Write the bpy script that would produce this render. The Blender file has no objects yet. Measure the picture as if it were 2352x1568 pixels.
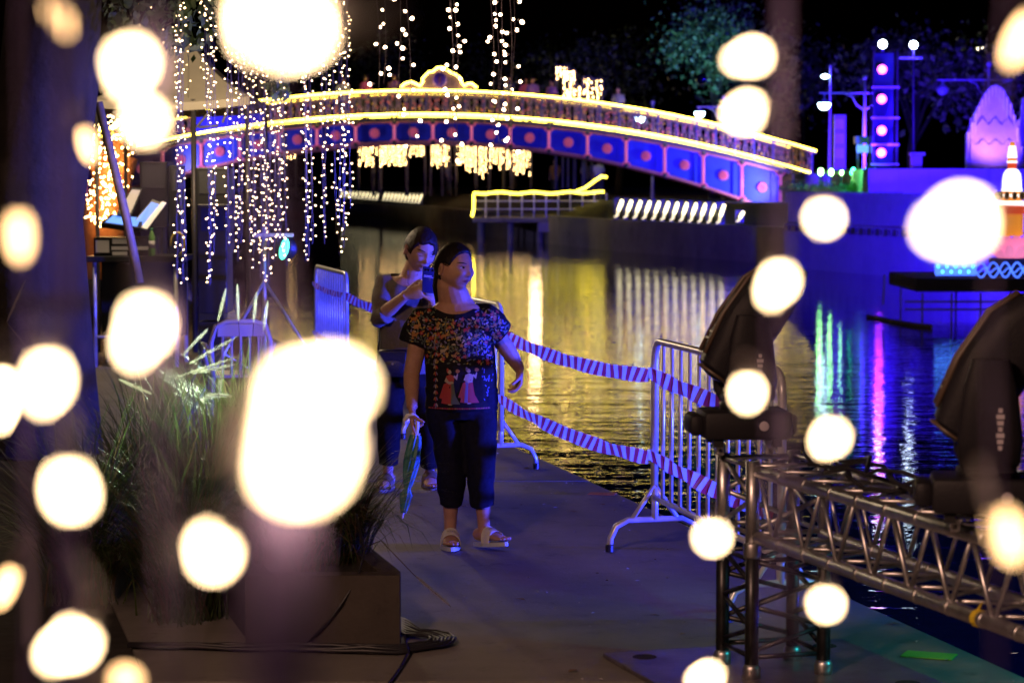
import bpy, bmesh, math, random
from mathutils import Vector, Matrix, noise, Quaternion
from mathutils.bvhtree import BVHTree

random.seed(7)
R = math.radians
SC = bpy.context.scene
COL = SC.collection

# ------------------------------------------------------------------ camera
CAM_H = 1.87
FPX = 5553.0                       # focal length in photo units (frame 2352 x 1568)
CU, CV, HV = 1176.0, 784.0, 410.0  # frame centre and horizon row
PITCH = math.atan((CV - HV) / FPX)
cam_d = bpy.data.cameras.new('camera')
cam = bpy.data.objects.new('camera', cam_d)
COL.objects.link(cam)
cam.location = (0, 0, CAM_H)
cam.rotation_euler = (math.pi / 2 - PITCH, 0, 0)
cam_d.sensor_width = 36.0
cam_d.lens = 36.0 * FPX / 2352.0
cam_d.clip_start = 0.05
cam_d.clip_end = 2000.0
cam_d.dof.use_dof = True
cam_d.dof.focus_distance = 12.6
cam_d.dof.aperture_fstop = 4.2
cam_d.dof.aperture_blades = 9
cam_d.dof.aperture_rotation = R(12)
SC.camera = cam

# ------------------------------------------------------------------ world: night
NIGHT_ELEV, NIGHT_ROT = R(-4.0), R(250)
W = bpy.data.worlds.new('World')
SC.world = W
W.use_nodes = True
wn, wl = W.node_tree.nodes, W.node_tree.links
sky = wn.new('ShaderNodeTexSky')
sky.sky_type = 'NISHITA'
sky.sun_disc = False
sky.sun_elevation = NIGHT_ELEV
sky.sun_rotation = NIGHT_ROT
sky.air_density = 1.6
wl.new(sky.outputs['Color'], wn['Background'].inputs['Color'])
wn['Background'].inputs['Strength'].default_value = 0.06

# added weak violet fill, standing in for stray ambient light
sun_d = bpy.data.lights.new('ambient_fill', 'SUN')
sun_d.energy = 0.015
sun_d.angle = R(6)
sun_d.color = (0.62, 0.5, 1.0)
sun = bpy.data.objects.new('ambient_fill', sun_d)
COL.objects.link(sun)
sun.rotation_euler = (R(48), R(10), R(35))

SC.view_settings.view_transform = 'Standard'
SC.view_settings.look = 'None'
SC.view_settings.exposure = 0.0
SC.view_settings.gamma = 1.0
SC.view_settings.use_curve_mapping = False
SC.render.engine = 'CYCLES'
SC.cycles.use_denoising = True
SC.cycles.sample_clamp_indirect = 40.0
SC.cycles.max_bounces = 5
SC.cycles.diffuse_bounces = 2
SC.cycles.glossy_bounces = 3
SC.cycles.transmission_bounces = 4
SC.cycles.transparent_max_bounces = 6
SC.cycles.caustics_reflective = False
SC.cycles.caustics_refractive = False
SC.cycles.use_light_tree = True

WATER_Z = -0.6

# ------------------------------------------------------------------ helpers
def at(u, v, Y):
    """World point whose forward distance is Y metres, seen at photo column u, row v."""
    cp, sp = math.cos(PITCH), math.sin(PITCH)
    x = (u - CU) / FPX
    w = (CV - v) / FPX
    d = Vector((x, cp + w * sp, -sp + w * cp))
    return Vector((0, 0, CAM_H)) + d * (Y / d.y)

def X(u, Y):
    return at(u, HV, Y).x

def Z(v, Y):
    return at(CU, v, Y).z

WLOC = {}

def tag(o, label=None, cat=None, group=None, kind=None):
    if label: o['label'] = label
    if cat: o['category'] = cat
    if group: o['group'] = group
    if kind: o['kind'] = kind
    return o

def empty(name, loc=(0, 0, 0), label=None, cat=None, group=None, rz=0.0):
    o = bpy.data.objects.new(name, None)
    o.empty_display_size = 0.1
    COL.objects.link(o)
    o.location = loc
    o.rotation_euler = (0, 0, rz)
    WLOC[o.name] = Vector(loc)
    return tag(o, label, cat, group)

def world_loc(o):
    return WLOC.get(o.name, Vector((0, 0, 0))) if o else Vector((0, 0, 0))

def link(name, me, parent=None, loc=None):
    o = bpy.data.objects.new(name, me)
    COL.objects.link(o)
    if parent: o.parent = parent
    if loc is not None: o.location = loc
    return o

def copy_tree(o, parent=None):
    c = o.copy()
    COL.objects.link(c)
    c.parent = parent
    for ch in o.children:
        copy_tree(ch, c)
    return c

def basis(d, side=None):
    d = d.normalized()
    if side is None:
        side = Vector((0, 0, 1)) if abs(d.z) < 0.9 else Vector((1, 0, 0))
    s = side - d * side.dot(d)
    if s.length < 1e-5:
        s = Vector((1, 0, 0)) - d * d.x
        if s.length < 1e-5: s = Vector((0, 1, 0))
    s.normalize()
    return s, d.cross(s)

class MB:
    """Collects polygons; build() links them as one mesh object."""
    def __init__(self):
        self.v, self.f, self.m = [], [], []
        self.mi = 0
    def add(self, vs, fs):
        b = len(self.v)
        self.v.extend([Vector(p) for p in vs])
        for f in fs:
            self.f.append([b + i for i in f]); self.m.append(self.mi)
        return b
    def box(self, c, s, rot=None, bev=0.0):
        hx, hy, hz = s[0] / 2, s[1] / 2, s[2] / 2
        if bev <= 0:
            vs = [(-hx, -hy, -hz), (hx, -hy, -hz), (hx, hy, -hz), (-hx, hy, -hz), (-hx, -hy, hz), (hx, -hy, hz), (hx, hy, hz), (-hx, hy, hz)]
            fs = [(3, 2, 1, 0), (4, 5, 6, 7), (0, 1, 5, 4), (1, 2, 6, 5), (2, 3, 7, 6), (3, 0, 4, 7)]
        else:
            b = min(bev, hx * .95, hy * .95, hz * .95)
            bm = bmesh.new()
            bmesh.ops.create_cube(bm, size=1)
            for q in bm.verts: q.co = Vector((q.co.x * s[0], q.co.y * s[1], q.co.z * s[2]))
            bmesh.ops.bevel(bm, geom=bm.edges[:], offset=b, segments=2, profile=.5, affect='EDGES')
            bm.verts.index_update()
            vs = [q.co.copy() for q in bm.verts]
            fs = [[q.index for q in f.verts] for f in bm.faces]
            bm.free()
        c = Vector(c)
        if rot is not None: vs = [rot @ Vector(p) + c for p in vs]
        else: vs = [Vector(p) + c for p in vs]
        self.add(vs, fs)
        return self
    def tube(self, pts, r, n=8, cap=True, side=None):
        pts = [Vector(p) for p in pts]
        rs = r if isinstance(r, (list, tuple)) else [r] * len(pts)
        rings = []
        s0 = side
        vs = []
        for i, p in enumerate(pts):
            if i == 0: d = pts[1] - pts[0]
            elif i == len(pts) - 1: d = pts[-1] - pts[-2]
            else: d = (pts[i + 1] - p).normalized() + (p - pts[i - 1]).normalized()
            if d.length < 1e-9: d = Vector((0, 0, 1))
            s, t = basis(d, s0)
            s0 = s if side is None else side
            ra, rb = rs[i] if isinstance(rs[i], (list, tuple)) else (rs[i], rs[i])
            for k in range(n):
                a = 2 * math.pi * k / n
                vs.append(p + s * (ra * math.cos(a)) + t * (rb * math.sin(a)))
        fs = []
        for i in range(len(pts) - 1):
            for k in range(n):
                a, b = i * n + k, i * n + (k + 1) % n
                fs.append((a, b, b + n, a + n))
        if cap:
            fs.append(tuple(reversed(range(n))))
            fs.append(tuple((len(pts) - 1) * n + k for k in range(n)))
        self.add(vs, fs)
        return self
    def lathe(self, c, prof, n=16, axis=None):
        """prof: (radius, height) pairs about +Z (or axis) from c."""
        c = Vector(c)
        q = Vector((0, 0, 1)).rotation_difference(Vector(axis)) if axis is not None else None
        vs, fs = [], []
        for (r, h) in prof:
            for k in range(n):
                a = 2 * math.pi * k / n
                p = Vector((r * math.cos(a), r * math.sin(a), h))
                vs.append((q @ p if q else p) + c)
        for i in range(len(prof) - 1):
            for k in range(n):
                a, b = i * n + k, i * n + (k + 1) % n
                fs.append((a, b, b + n, a + n))
        fs.append(tuple(reversed(range(n))))
        fs.append(tuple((len(prof) - 1) * n + k for k in range(n)))
        self.add(vs, fs)
        return self
    def ell(self, c, r, nu=12, nv=8, rot=None):
        c = Vector(c)
        vs, fs = [], []
        for j in range(1, nv):
            t = math.pi * j / nv
            for i in range(nu):
                a = 2 * math.pi * i / nu
                p = Vector((r[0] * math.sin(t) * math.cos(a), r[1] * math.sin(t) * math.sin(a), r[2] * math.cos(t)))
                vs.append((rot @ p if rot is not None else p) + c)
        top = Vector((0, 0, r[2])); bot = Vector((0, 0, -r[2]))
        vs.append((rot @ top if rot is not None else top) + c)
        vs.append((rot @ bot if rot is not None else bot) + c)
        T, B = len(vs) - 2, len(vs) - 1
        for j in range(nv - 2):
            for i in range(nu):
                a, b = j * nu + i, j * nu + (i + 1) % nu
                fs.append((a, a + nu, b + nu, b))
        for i in range(nu):
            fs.append((T, i, (i + 1) % nu))
            fs.append((B, (nv - 2) * nu + (i + 1) % nu, (nv - 2) * nu + i))
        self.add(vs, fs)
        return self
    def prism(self, poly, a, b):
        """poly: list of Vectors in a plane; extruded from offset a to b (vectors)."""
        a, b = Vector(a), Vector(b)
        n = len(poly)
        vs = [Vector(p) + a for p in poly] + [Vector(p) + b for p in poly]
        fs = [tuple(range(n)), tuple(reversed(range(n, 2 * n)))]
        for i in range(n):
            j = (i + 1) % n
            fs.append((i, n + i, n + j, j))
        self.add(vs, fs)
        return self
    def mesh(self, name, mats, smooth=False, off=None):
        me = bpy.data.meshes.new(name)
        vs = self.v if off is None else [p - off for p in self.v]
        me.from_pydata([tuple(p) for p in vs], [], self.f)
        for m in (mats if isinstance(mats, (list, tuple)) else [mats]): me.materials.append(m)
        if any(self.m): me.polygons.foreach_set('material_index', self.m)
        if smooth:
            me.polygons.foreach_set('use_smooth', [True] * len(me.polygons))
        me.update()
        return me
    def build(self, name, mats, parent=None, smooth=False, world=True, autosmooth=False):
        off = world_loc(parent) if (parent is not None and world) else None
        me = self.mesh(name, mats, smooth, off)
        if autosmooth:
            bm = bmesh.new(); bm.from_mesh(me)
            bmesh.ops.recalc_face_normals(bm, faces=bm.faces)
            for e in bm.edges:
                if len(e.link_faces) == 2 and e.calc_face_angle(0) > R(38): e.smooth = False
            for f in bm.faces: f.smooth = True
            bm.to_mesh(me); bm.free()
        o = link(name, me, parent)
        return o

def fix_normals(me):
    bm = bmesh.new(); bm.from_mesh(me)
    bmesh.ops.recalc_face_normals(bm, faces=bm.faces)
    bm.to_mesh(me); bm.free()

ORD = ['zeroth', 'first', 'second', 'third', 'fourth', 'fifth', 'sixth', 'seventh', 'eighth', 'ninth', 'tenth', 'eleventh', 'twelfth', 'thirteenth',
       'fourteenth', 'fifteenth', 'sixteenth', 'seventeenth', 'eighteenth', 'nineteenth', 'twentieth', 'twenty-first', 'twenty-second', 'twenty-third',
       'twenty-fourth', 'twenty-fifth', 'twenty-sixth', 'twenty-seventh', 'twenty-eighth', 'twenty-ninth', 'thirtieth', 'thirty-first', 'thirty-second',
       'thirty-third', 'thirty-fourth', 'thirty-fifth', 'thirty-sixth', 'thirty-seventh', 'thirty-eighth', 'thirty-ninth', 'fortieth']

# ------------------------------------------------------------------ materials
MATS = {}

def mat(name, col, rough=0.6, metal=0.0, var=0.0, vscale=8.0, bump=0.0, bscale=40.0, col2=None, spec=0.5, coat=0.0, sheen=0.0, sub=0.0):
    if name in MATS: return MATS[name]
    m = bpy.data.materials.new(name)
    m.use_nodes = True
    n, l = m.node_tree.nodes, m.node_tree.links
    b = n['Principled BSDF']
    b.inputs['Base Color'].default_value = (*col, 1)
    b.inputs['Roughness'].default_value = rough
    b.inputs['Metallic'].default_value = metal
    b.inputs['Specular IOR Level'].default_value = spec
    b.inputs['Coat Weight'].default_value = coat
    if sheen: b.inputs['Sheen Weight'].default_value = sheen
    if sub:
        b.inputs['Subsurface Weight'].default_value = sub
        b.inputs['Subsurface Radius'].default_value = (0.012, 0.005, 0.003)
    if var or col2 or bump:
        tc = n.new('ShaderNodeTexCoord')
    if var or col2:
        t = n.new('ShaderNodeTexNoise')
        t.inputs['Scale'].default_value = vscale
        t.inputs['Detail'].default_value = 6
        t.inputs['Roughness'].default_value = 0.65
        l.new(tc.outputs['Object'], t.inputs['Vector'])
        r = n.new('ShaderNodeValToRGB')
        c2 = col2 if col2 else tuple(min(1, c * (1 + var)) for c in col)
        c1 = col if col2 else tuple(c * (1 - var) for c in col)
        r.color_ramp.elements[0].position = 0.33
        r.color_ramp.elements[1].position = 0.68
        r.color_ramp.elements[0].color = (*c1, 1)
        r.color_ramp.elements[1].color = (*c2, 1)
        l.new(t.outputs['Fac'], r.inputs['Fac'])
        l.new(r.outputs['Color'], b.inputs['Base Color'])
    if bump:
        t2 = n.new('ShaderNodeTexNoise')
        t2.inputs['Scale'].default_value = bscale
        t2.inputs['Detail'].default_value = 5
        l.new(tc.outputs['Object'], t2.inputs['Vector'])
        bp = n.new('ShaderNodeBump')
        bp.inputs['Strength'].default_value = bump
        bp.inputs['Distance'].default_value = 0.01
        l.new(t2.outputs['Fac'], bp.inputs['Height'])
        l.new(bp.outputs['Normal'], b.inputs['Normal'])
    MATS[name] = m
    return m

def emis(name, col, strength, sample=False):
    if name in MATS: return MATS[name]
    m = bpy.data.materials.new(name)
    m.use_nodes = True
    n, l = m.node_tree.nodes, m.node_tree.links
    b = n['Principled BSDF']
    b.inputs['Base Color'].default_value = (*[c * .6 for c in col], 1)
    b.inputs['Emission Color'].default_value = (*col, 1)
    b.inputs['Emission Strength'].default_value = strength
    if not sample: m.cycles.emission_sampling = 'NONE'
    MATS[name] = m
    return m

def lamp(name, kind, loc, power, col, target=None, parent=None, size=0.1, spot=60, blend=0.5):
    d = bpy.data.lights.new(name, kind)
    d.energy = power
    d.color = col
    if kind in ('POINT', 'SPOT'): d.shadow_soft_size = size
    if kind == 'SPOT':
        d.spot_size = R(spot); d.spot_blend = blend
    if kind == 'AREA':
        d.size = size
    o = bpy.data.objects.new(name, d)
    COL.objects.link(o)
    if parent is not None:
        o.parent = parent
        o.location = Vector(loc) - world_loc(parent)
    else:
        o.location = loc
    if target is not None:
        o.rotation_euler = (Vector(target) - Vector(loc)).to_track_quat('-Z', 'Y').to_euler()
    return o

BLUE = (0.03, 0.006, 1.0)
VIOLET = (0.07, 0.008, 1.0)
WARM = (1.0, 0.74, 0.45)
# ================================================================== SETTING
def water_mat():
    m = bpy.data.materials.new('canal_water')
    m.use_nodes = True
    n, l = m.node_tree.nodes, m.node_tree.links
    b = n['Principled BSDF']
    b.inputs['Base Color'].default_value = (0.004, 0.012, 0.012, 1)
    b.inputs['Roughness'].default_value = 0.035
    b.inputs['IOR'].default_value = 1.33
    b.inputs['Specular IOR Level'].default_value = 0.6
    tc = n.new('ShaderNodeTexCoord')
    prev = None
    for (sx, sy, sc, dist, det) in ((1.0, 2.6, 1.1, 0.022, 3), (1.0, 2.4, 5.0, 0.007, 2), (0.6, 1.6, 0.25, 0.03, 2)):
        mp = n.new('ShaderNodeMapping')
        mp.inputs['Scale'].default_value = (sx, sy, 1)
        mp.inputs['Rotation'].default_value = (0, 0, 0.12)
        l.new(tc.outputs['Object'], mp.inputs['Vector'])
        t = n.new('ShaderNodeTexNoise')
        t.inputs['Scale'].default_value = sc
        t.inputs['Detail'].default_value = det
        l.new(mp.outputs['Vector'], t.inputs['Vector'])
        bp = n.new('ShaderNodeBump')
        bp.inputs['Strength'].default_value = 0.38
        bp.inputs['Distance'].default_value = dist
        l.new(t.outputs['Fac'], bp.inputs['Height'])
        if prev: l.new(prev.outputs['Normal'], bp.inputs['Normal'])
        prev = bp
    l.new(prev.outputs['Normal'], b.inputs['Normal'])
    return m

def concrete_mat(name, c1, c2, rough=0.75, stain=0.5, sc=1.5):
    m = bpy.data.materials.new(name)
    m.use_nodes = True
    n, l = m.node_tree.nodes, m.node_tree.links
    b = n['Principled BSDF']
    tc = n.new('ShaderNodeTexCoord')
    a = n.new('ShaderNodeTexNoise'); a.inputs['Scale'].default_value = sc; a.inputs['Detail'].default_value = 8; a.inputs['Roughness'].default_value = .7
    f = n.new('ShaderNodeTexNoise'); f.inputs['Scale'].default_value = 60; f.inputs['Detail'].default_value = 4
    v = n.new('ShaderNodeTexNoise'); v.inputs['Scale'].default_value = sc * 3.3; v.inputs['Detail'].default_value = 10; v.inputs['Roughness'].default_value = .8
    for t in (a, f, v): l.new(tc.outputs['Object'], t.inputs['Vector'])
    r = n.new('ShaderNodeValToRGB')
    r.color_ramp.elements[0].position = .3; r.color_ramp.elements[1].position = .72
    r.color_ramp.elements[0].color = (*c1, 1); r.color_ramp.elements[1].color = (*c2, 1)
    l.new(a.outputs['Fac'], r.inputs['Fac'])
    r2 = n.new('ShaderNodeValToRGB')
    r2.color_ramp.elements[0].position = .56; r2.color_ramp.elements[1].position = .66
    r2.color_ramp.elements[0].color = (1, 1, 1, 1); r2.color_ramp.elements[1].color = (1 - stain, 1 - stain, 1 - stain, 1)
    l.new(v.outputs['Fac'], r2.inputs['Fac'])
    mx = n.new('ShaderNodeMix'); mx.data_type = 'RGBA'; mx.blend_type = 'MULTIPLY'
    mx.inputs[0].default_value = 1
    l.new(r.outputs['Color'], mx.inputs[6]); l.new(r2.outputs['Color'], mx.inputs[7])
    l.new(mx.outputs[2], b.inputs['Base Color'])
    rr = n.new('ShaderNodeMapRange'); rr.inputs[3].default_value = rough - .22; rr.inputs[4].default_value = rough + .15
    l.new(v.outputs['Fac'], rr.inputs[0]); l.new(rr.outputs[0], b.inputs['Roughness'])
    bp = n.new('ShaderNodeBump'); bp.inputs['Strength'].default_value = .35; bp.inputs['Distance'].default_value = .004
    l.new(f.outputs['Fac'], bp.inputs['Height']); l.new(bp.outputs['Normal'], b.inputs['Normal'])
    MATS[name] = m
    return m

M_WATER = water_mat()
M_CONC = concrete_mat('walk_concrete', (.11, .1, .092), (.2, .186, .17), stain=.5, sc=1.1)
M_WALLC = concrete_mat('wall_concrete', (.16, .15, .14), (.3, .28, .26), stain=.45, sc=.6)
M_EARTH = mat('earth', (.012, .01, .008), .95, var=.4, vscale=3, bump=.6, bscale=12)
M_BLACK = mat('black_plastic', (.012, .012, .014), .42, bump=.08, bscale=220)
M_STEEL = mat('aluminium_tube', (.62, .61, .62), .4, metal=1.0, var=.18, vscale=14, bump=.08, bscale=160)
M_GALV = mat('galvanised_tube', (.55, .55, .56), .42, metal=.55, var=.15, vscale=20)
M_DARKSTEEL = mat('blackened_steel', (.05, .05, .055), .38, metal=.8, var=.3, vscale=18)

def struct(o):
    o['kind'] = 'structure'; return o

# water sheet
mb = MB()
mb.add([(-400, -20, WATER_Z), (400, -20, WATER_Z), (400, 900, WATER_Z), (-400, 900, WATER_Z)], [(0, 1, 2, 3)])
struct(mb.build('water', M_WATER))

def edge_x(y):
    return 0.21 + 0.244 * (16 - y)

# left bank ground
mb = MB()
zs = -0.012
poly = [(edge_x(y) - 3.2, y, zs) for y in (-6, 20, 60, 110, 180)] + [(-120, 180, zs), (-120, -6, zs)]
mb.add(poly, [tuple(range(len(poly)))])
top = [Vector(p) for p in poly]
mb.add(top + [p - Vector((0, 0, 1)) for p in top], [(i, i + 1, len(top) + i + 1, len(top) + i) for i in range(4)])
struct(mb.build('ground', M_EARTH))

# walkway slabs (each with its own edges, joints open by a centimetre)
walk = empty('walkway', (0, 0, 0)); walk['kind'] = 'structure'
ys = [2.9 + 3.0 * k for k in range(0, 14)]
for i in range(len(ys) - 1):
    y0, y1 = ys[i] + .003, ys[i + 1] - .003
    for j in range(1):
        w0, w1 = 3.3, 0.0
        mb = MB()
        dz = (random.random() - .5) * .006
        q = [Vector((edge_x(y0) - w0, y0, dz)), Vector((edge_x(y0) - w1, y0, dz)), Vector((edge_x(y1) - w1, y1, dz)), Vector((edge_x(y1) - w0, y1, dz))]
        c = sum(q, Vector()) / 4
        bv = [p + (c - p).normalized() * .003 for p in q]
        vs = [p + Vector((0, 0, 0)) for p in bv] + [p - Vector((0, 0, .003)) for p in q] + [p - Vector((0, 0, .34)) for p in q]
        fs = [(0, 1, 2, 3)] + [(k, 4 + k, 4 + (k + 1) % 4, (k + 1) % 4) for k in range(4)] + [(4 + k, 8 + k, 8 + (k + 1) % 4, 4 + (k + 1) % 4) for k in range(4)]
        mb.add(vs, fs)
        mb.build('slab', M_CONC, walk)
# bank face under the walkway edge
mb = MB()
pts = [(edge_x(y) - .05, y) for y in (-6, 10, 25, 60, 110, 180)]
vs = [(x, y, -.3) for x, y in pts] + [(x, y, -1.6) for x, y in pts] + [(x - 3.2, y, -.3) for x, y in pts]
n_ = len(pts)
mb.add(vs, [(i, i + 1, n_ + i + 1, n_ + i) for i in range(n_ - 1)] + [(i, 2 * n_ + i, 2 * n_ + i + 1, i + 1) for i in range(n_ - 1)])
struct(mb.build('bank_wall', M_WALLC, walk))

# far bank: canal wall, sloping band, ground behind
WL = [(24, 20), (11.9, 56.4), (9.5, 64), (3.35, 83), (-1.5, 105), (-4.5, 125), (-14, 155), (-44, 210)]
mb = MB()
zt = .47
n_ = len(WL)
lo = [Vector((x, y, -2.0)) for x, y in WL]
tp = [Vector((x, y, zt)) for x, y in WL]
t2 = [Vector((x + .35, y + .12, zt)) for x, y in WL]
bk = [Vector((x + .35, y + .12, zt - .06)) for x, y in WL]
mb.add(lo + tp + t2 + bk, [(i, i + 1, n_ + i + 1, n_ + i) for i in range(n_ - 1)] + [(n_ + i, n_ + i + 1, 2 * n_ + i + 1, 2 * n_ + i) for i in range(n_ - 1)] +
       [(2 * n_ + i, 2 * n_ + i + 1, 3 * n_ + i + 1, 3 * n_ + i) for i in range(n_ - 1)])
struct(mb.build('canal_wall', M_WALLC))
mb = MB()
lo = [Vector((x + .3, y + .1, zt - .03)) for x, y in WL]
up = [Vector((x + 1.9, y + .62, 1.05)) for x, y in WL]
fr = [Vector((x + 500, y + 160, 1.05)) for x, y in WL]
mb.add(lo + up + fr, [(i, i + 1, n_ + i + 1, n_ + i) for i in range(n_ - 1)] + [(n_ + i, n_ + i + 1, 2 * n_ + i + 1, 2 * n_ + i) for i in range(n_ - 1)])
struct(mb.build('far_bank_ground', M_EARTH))
# vertical joint strips on the canal wall
M_JOINT = mat('wall_joint', (.06, .055, .05), .9)

# ------------------------------------------------------------------ slanted wall lights of the embankment
M_SLOT = emis('slot_light', (1.0, .86, .5), 5.0)
M_SLOTM = emis('slot_light_mid', (1.0, .84, .46), 2.2)
M_SLOTW = emis('slot_light_low', (1.0, .84, .5), 1.6)
def wall_light(u, v0, v1, Y, w, i, side):
    loc = at(u, v1, Y)
    o = empty('wall_light', loc, '%s slanted glowing wall light from the %s on the embankment %s' % (ORD[i], 'right' if side == 'l' else 'pier', 'far behind the fairy lights' if side == 'l' else 'right of the pier'),
              'light', 'slanted lights along the embankment')
    p0, p1 = at(u + w * .9, v0, Y), at(u - w * .2, v0 + (v1 - v0) * .62, Y)
    p2 = at(u - w * .55, v1 - (v1 - v0) * .1, Y); p3 = at(u - w * 1.3, v1, Y)
    s = Y / FPX
    MB().tube([p0, p0.lerp(p1, .5), p1], [w * s * .42, w * s * .5, w * s * .42], n=8).build('lamp_tube', M_SLOT if side == 'r' else M_SLOTM, o, smooth=True)
    MB().tube([p1, p2, p3], [w * s * .40, w * s * .32, w * s * .16], n=8).build('lamp_foot', M_SLOTW, o, smooth=True)
    q = at(u, (v0 + v1) / 2, Y)
    MB().box(q + Vector((0, .35, 0)), (w * s * 2.4, .1, (v1 - v0) * s * 1.25)).build('housing', M_DARKSTEEL, o)
for k in range(12):
    u = 1422 + k * 21.3
    wall_light(u, 459 + k * .95, 499 + k * 1.3, 82 - k * .75, 8.5, k + 1, 'r')
wall_light(1701, 486, 509, 71, 8, 13, 'r')
for k in range(22):
    u = 965 - k * 8.2 - (8 if k > 10 else 0)
    f = 1 - k * .018
    wall_light(u, 446 - k * .3, 446 - k * .3 + 21 * f, 122 + k * 1.1, 4.6 * f, k + 1, 'l')

# ------------------------------------------------------------------ bridge
BY = 86.0
BS = BY / FPX
def rope_v(u): return 262 + 1.7e-4 * (u - 970) ** 2
def pan_top(u): return rope_v(u) + 18
def pan_h(u): return 47 + 7.2e-5 * (u - 960) ** 2
M_BPANEL = mat('bridge_blue_paint', (.02, .05, .55), .38, var=.2, vscale=2)
M_BPINK = mat('bridge_pink_paint', (.85, .22, .3), .45, var=.15, vscale=4)
M_BGLOW = emis('bridge_pink_tube', (1.0, .2, .42), .42)
M_BROS = emis('bridge_rosette', (.9, .16, .3), .22)
M_BCHORD = mat('bridge_chord_paint', (.5, .16, .17), .5, var=.2, vscale=3)
M_BDARK = mat('bridge_dark_paint', (.04, .035, .05), .5)
M_ROPE = emis('rope_light', (1.0, .75, .075), 19)
M_ROPE2 = emis('rope_light_far', (1.0, .72, .08), 11)
M_LAT = mat('lattice_iron', (.17, .1, .24), .5, var=.3, vscale=3)
M_FLOWER = mat('lattice_flower', (.5, .12, .22), .6)
M_GOLD = mat('lattice_gold', (.5, .32, .06), .45)
bridge = empty('arched_footbridge', (X(970, BY), BY, 1.0), 'blue and pink arched footbridge with glowing rope lights over the canal', 'bridge')

def arch(fn, u0, u1, Y, n=60, Yv=BY, dv=0.0):
    """points along the bridge; fn gives photo rows at the front plane, moved to depth Y"""
    out = []
    for i in range(n + 1):
        u = u0 + (u1 - u0) * i / n
        p = at(u, fn(u) + dv, Yv)
        out.append(Vector((p.x, Y, p.z)))
    return out

posts = [1795 - 89 * k for k in range(0, 19)]
U0, U1 = 180, 1868
# deck
mb = MB()
A, B = arch(rope_v, U0, U1 + 60, BY - .1, dv=7), arch(rope_v, U0, U1 + 60, BY + 3.3, dv=7)
C_, D_ = arch(rope_v, U0, U1 + 60, BY - .1, dv=17), arch(rope_v, U0, U1 + 60, BY + 3.3, dv=17)
n_ = len(A)
mb.add(A + B + C_ + D_, [(i, i + 1, n_ + i + 1, n_ + i) for i in range(n_ - 1)] + [(2 * n_ + i, 3 * n_ + i, 3 * n_ + i + 1, 2 * n_ + i + 1) for i in range(n_ - 1)] +
       [(i, 2 * n_ + i, 2 * n_ + i + 1, i + 1) for i in range(n_ - 1)] + [(n_ + i, n_ + i + 1, 3 * n_ + i + 1, 3 * n_ + i) for i in range(n_ - 1)])
mb.build('deck', M_BDARK, bridge)
for nm, fn, r in (('top_chord', pan_top, .05), ('bottom_chord', lambda u: pan_top(u) + pan_h(u), .06)):
    MB().tube(arch(fn, U0, 1797, BY - .06), r, n=8).build(nm, M_BCHORD, bridge, smooth=True)
    MB().tube(arch(fn, U0, 1797, BY + 3.2), r, n=6).build(nm, M_BCHORD, bridge, smooth=True)
# girder panels, rosettes, posts and knots
def rosette(c, r):
    mb = MB()
    for ring, (n, rr, ro, dy) in enumerate(((10, .34, .72, 0), (7, .2, .38, -.03))):
        for k in range(n):
            a = 2 * math.pi * (k + .5 * ring) / n
            mb.ell(c + Vector((math.cos(a) * r * ro, dy - .02, math.sin(a) * r * ro)), (r * rr, .05, r * rr * .8), 8, 5, Matrix.Rotation(-a, 3, 'Y'))
    mb.ell(c + Vector((0, -.07, 0)), (r * .22, .05, r * .22), 8, 5)
    return mb
for k in range(len(posts) - 1):
    ur, ul = posts[k], posts[k + 1]
    vs = []
    for u in (ul + 3, ur - 3):
        vs += [at(u, pan_top(u) + 2, BY), at(u, pan_top(u) + pan_h(u) - 2, BY)]
    a, b, c, d = vs
    pn = MB()
    ins = Vector((0, .02, 0))
    pn.add([a + ins, c + ins, d + ins, b + ins, a + Vector((0, .08, 0)), c + Vector((0, .08, 0)), d + Vector((0, .08, 0)), b + Vector((0, .08, 0))],
           [(3, 2, 1, 0), (4, 5, 6, 7), (0, 1, 5, 4), (1, 2, 6, 5), (2, 3, 7, 6), (3, 0, 4, 7)])
    po = pn.build('girder_panel', M_BPANEL, bridge)
    cc = (a + b + c + d) / 4
    WLOC[po.name] = world_loc(bridge)
    rosette(cc - Vector((0, .02, 0)), 11.5 * BS).build('rosette', M_BROS, po, smooth=True)
    # stiffener recess on the right of every panel
    u = ur - 13
    MB().box((at(u, 0, BY).x, BY - .02, (at(u, pan_top(u), BY).z + at(u, pan_top(u) + pan_h(u), BY).z) / 2), (14 * BS, .07, (pan_h(u) - 10) * BS)).build('stiffener', M_BPANEL, po)
for u in posts:
    zt_, zb_ = at(u, pan_top(u), BY).z, at(u, pan_top(u) + pan_h(u), BY).z
    x = at(u, 0, BY).x
    o = MB().tube([(x, BY - .1, zb_ + .1), (x, BY - .1, zt_ - .1)], .048, n=8).build('girder_post', M_BGLOW, bridge, smooth=True)
    for zc, sg in ((zt_, -1), (zb_, 1)):
        arcp = [(x + math.cos(t) * .14, BY - .1, zc + sg * math.sin(t) * .12) for t in [math.pi * i / 8 for i in range(9)]]
        MB().tube(arcp, .032, n=6).build('knot_ring', M_BROS, bridge, smooth=True)
        MB().ell((x, BY - .08, zc), (.09, .08, .08), 8, 6).build('knot', M_BDARK, bridge, smooth=True)
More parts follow.
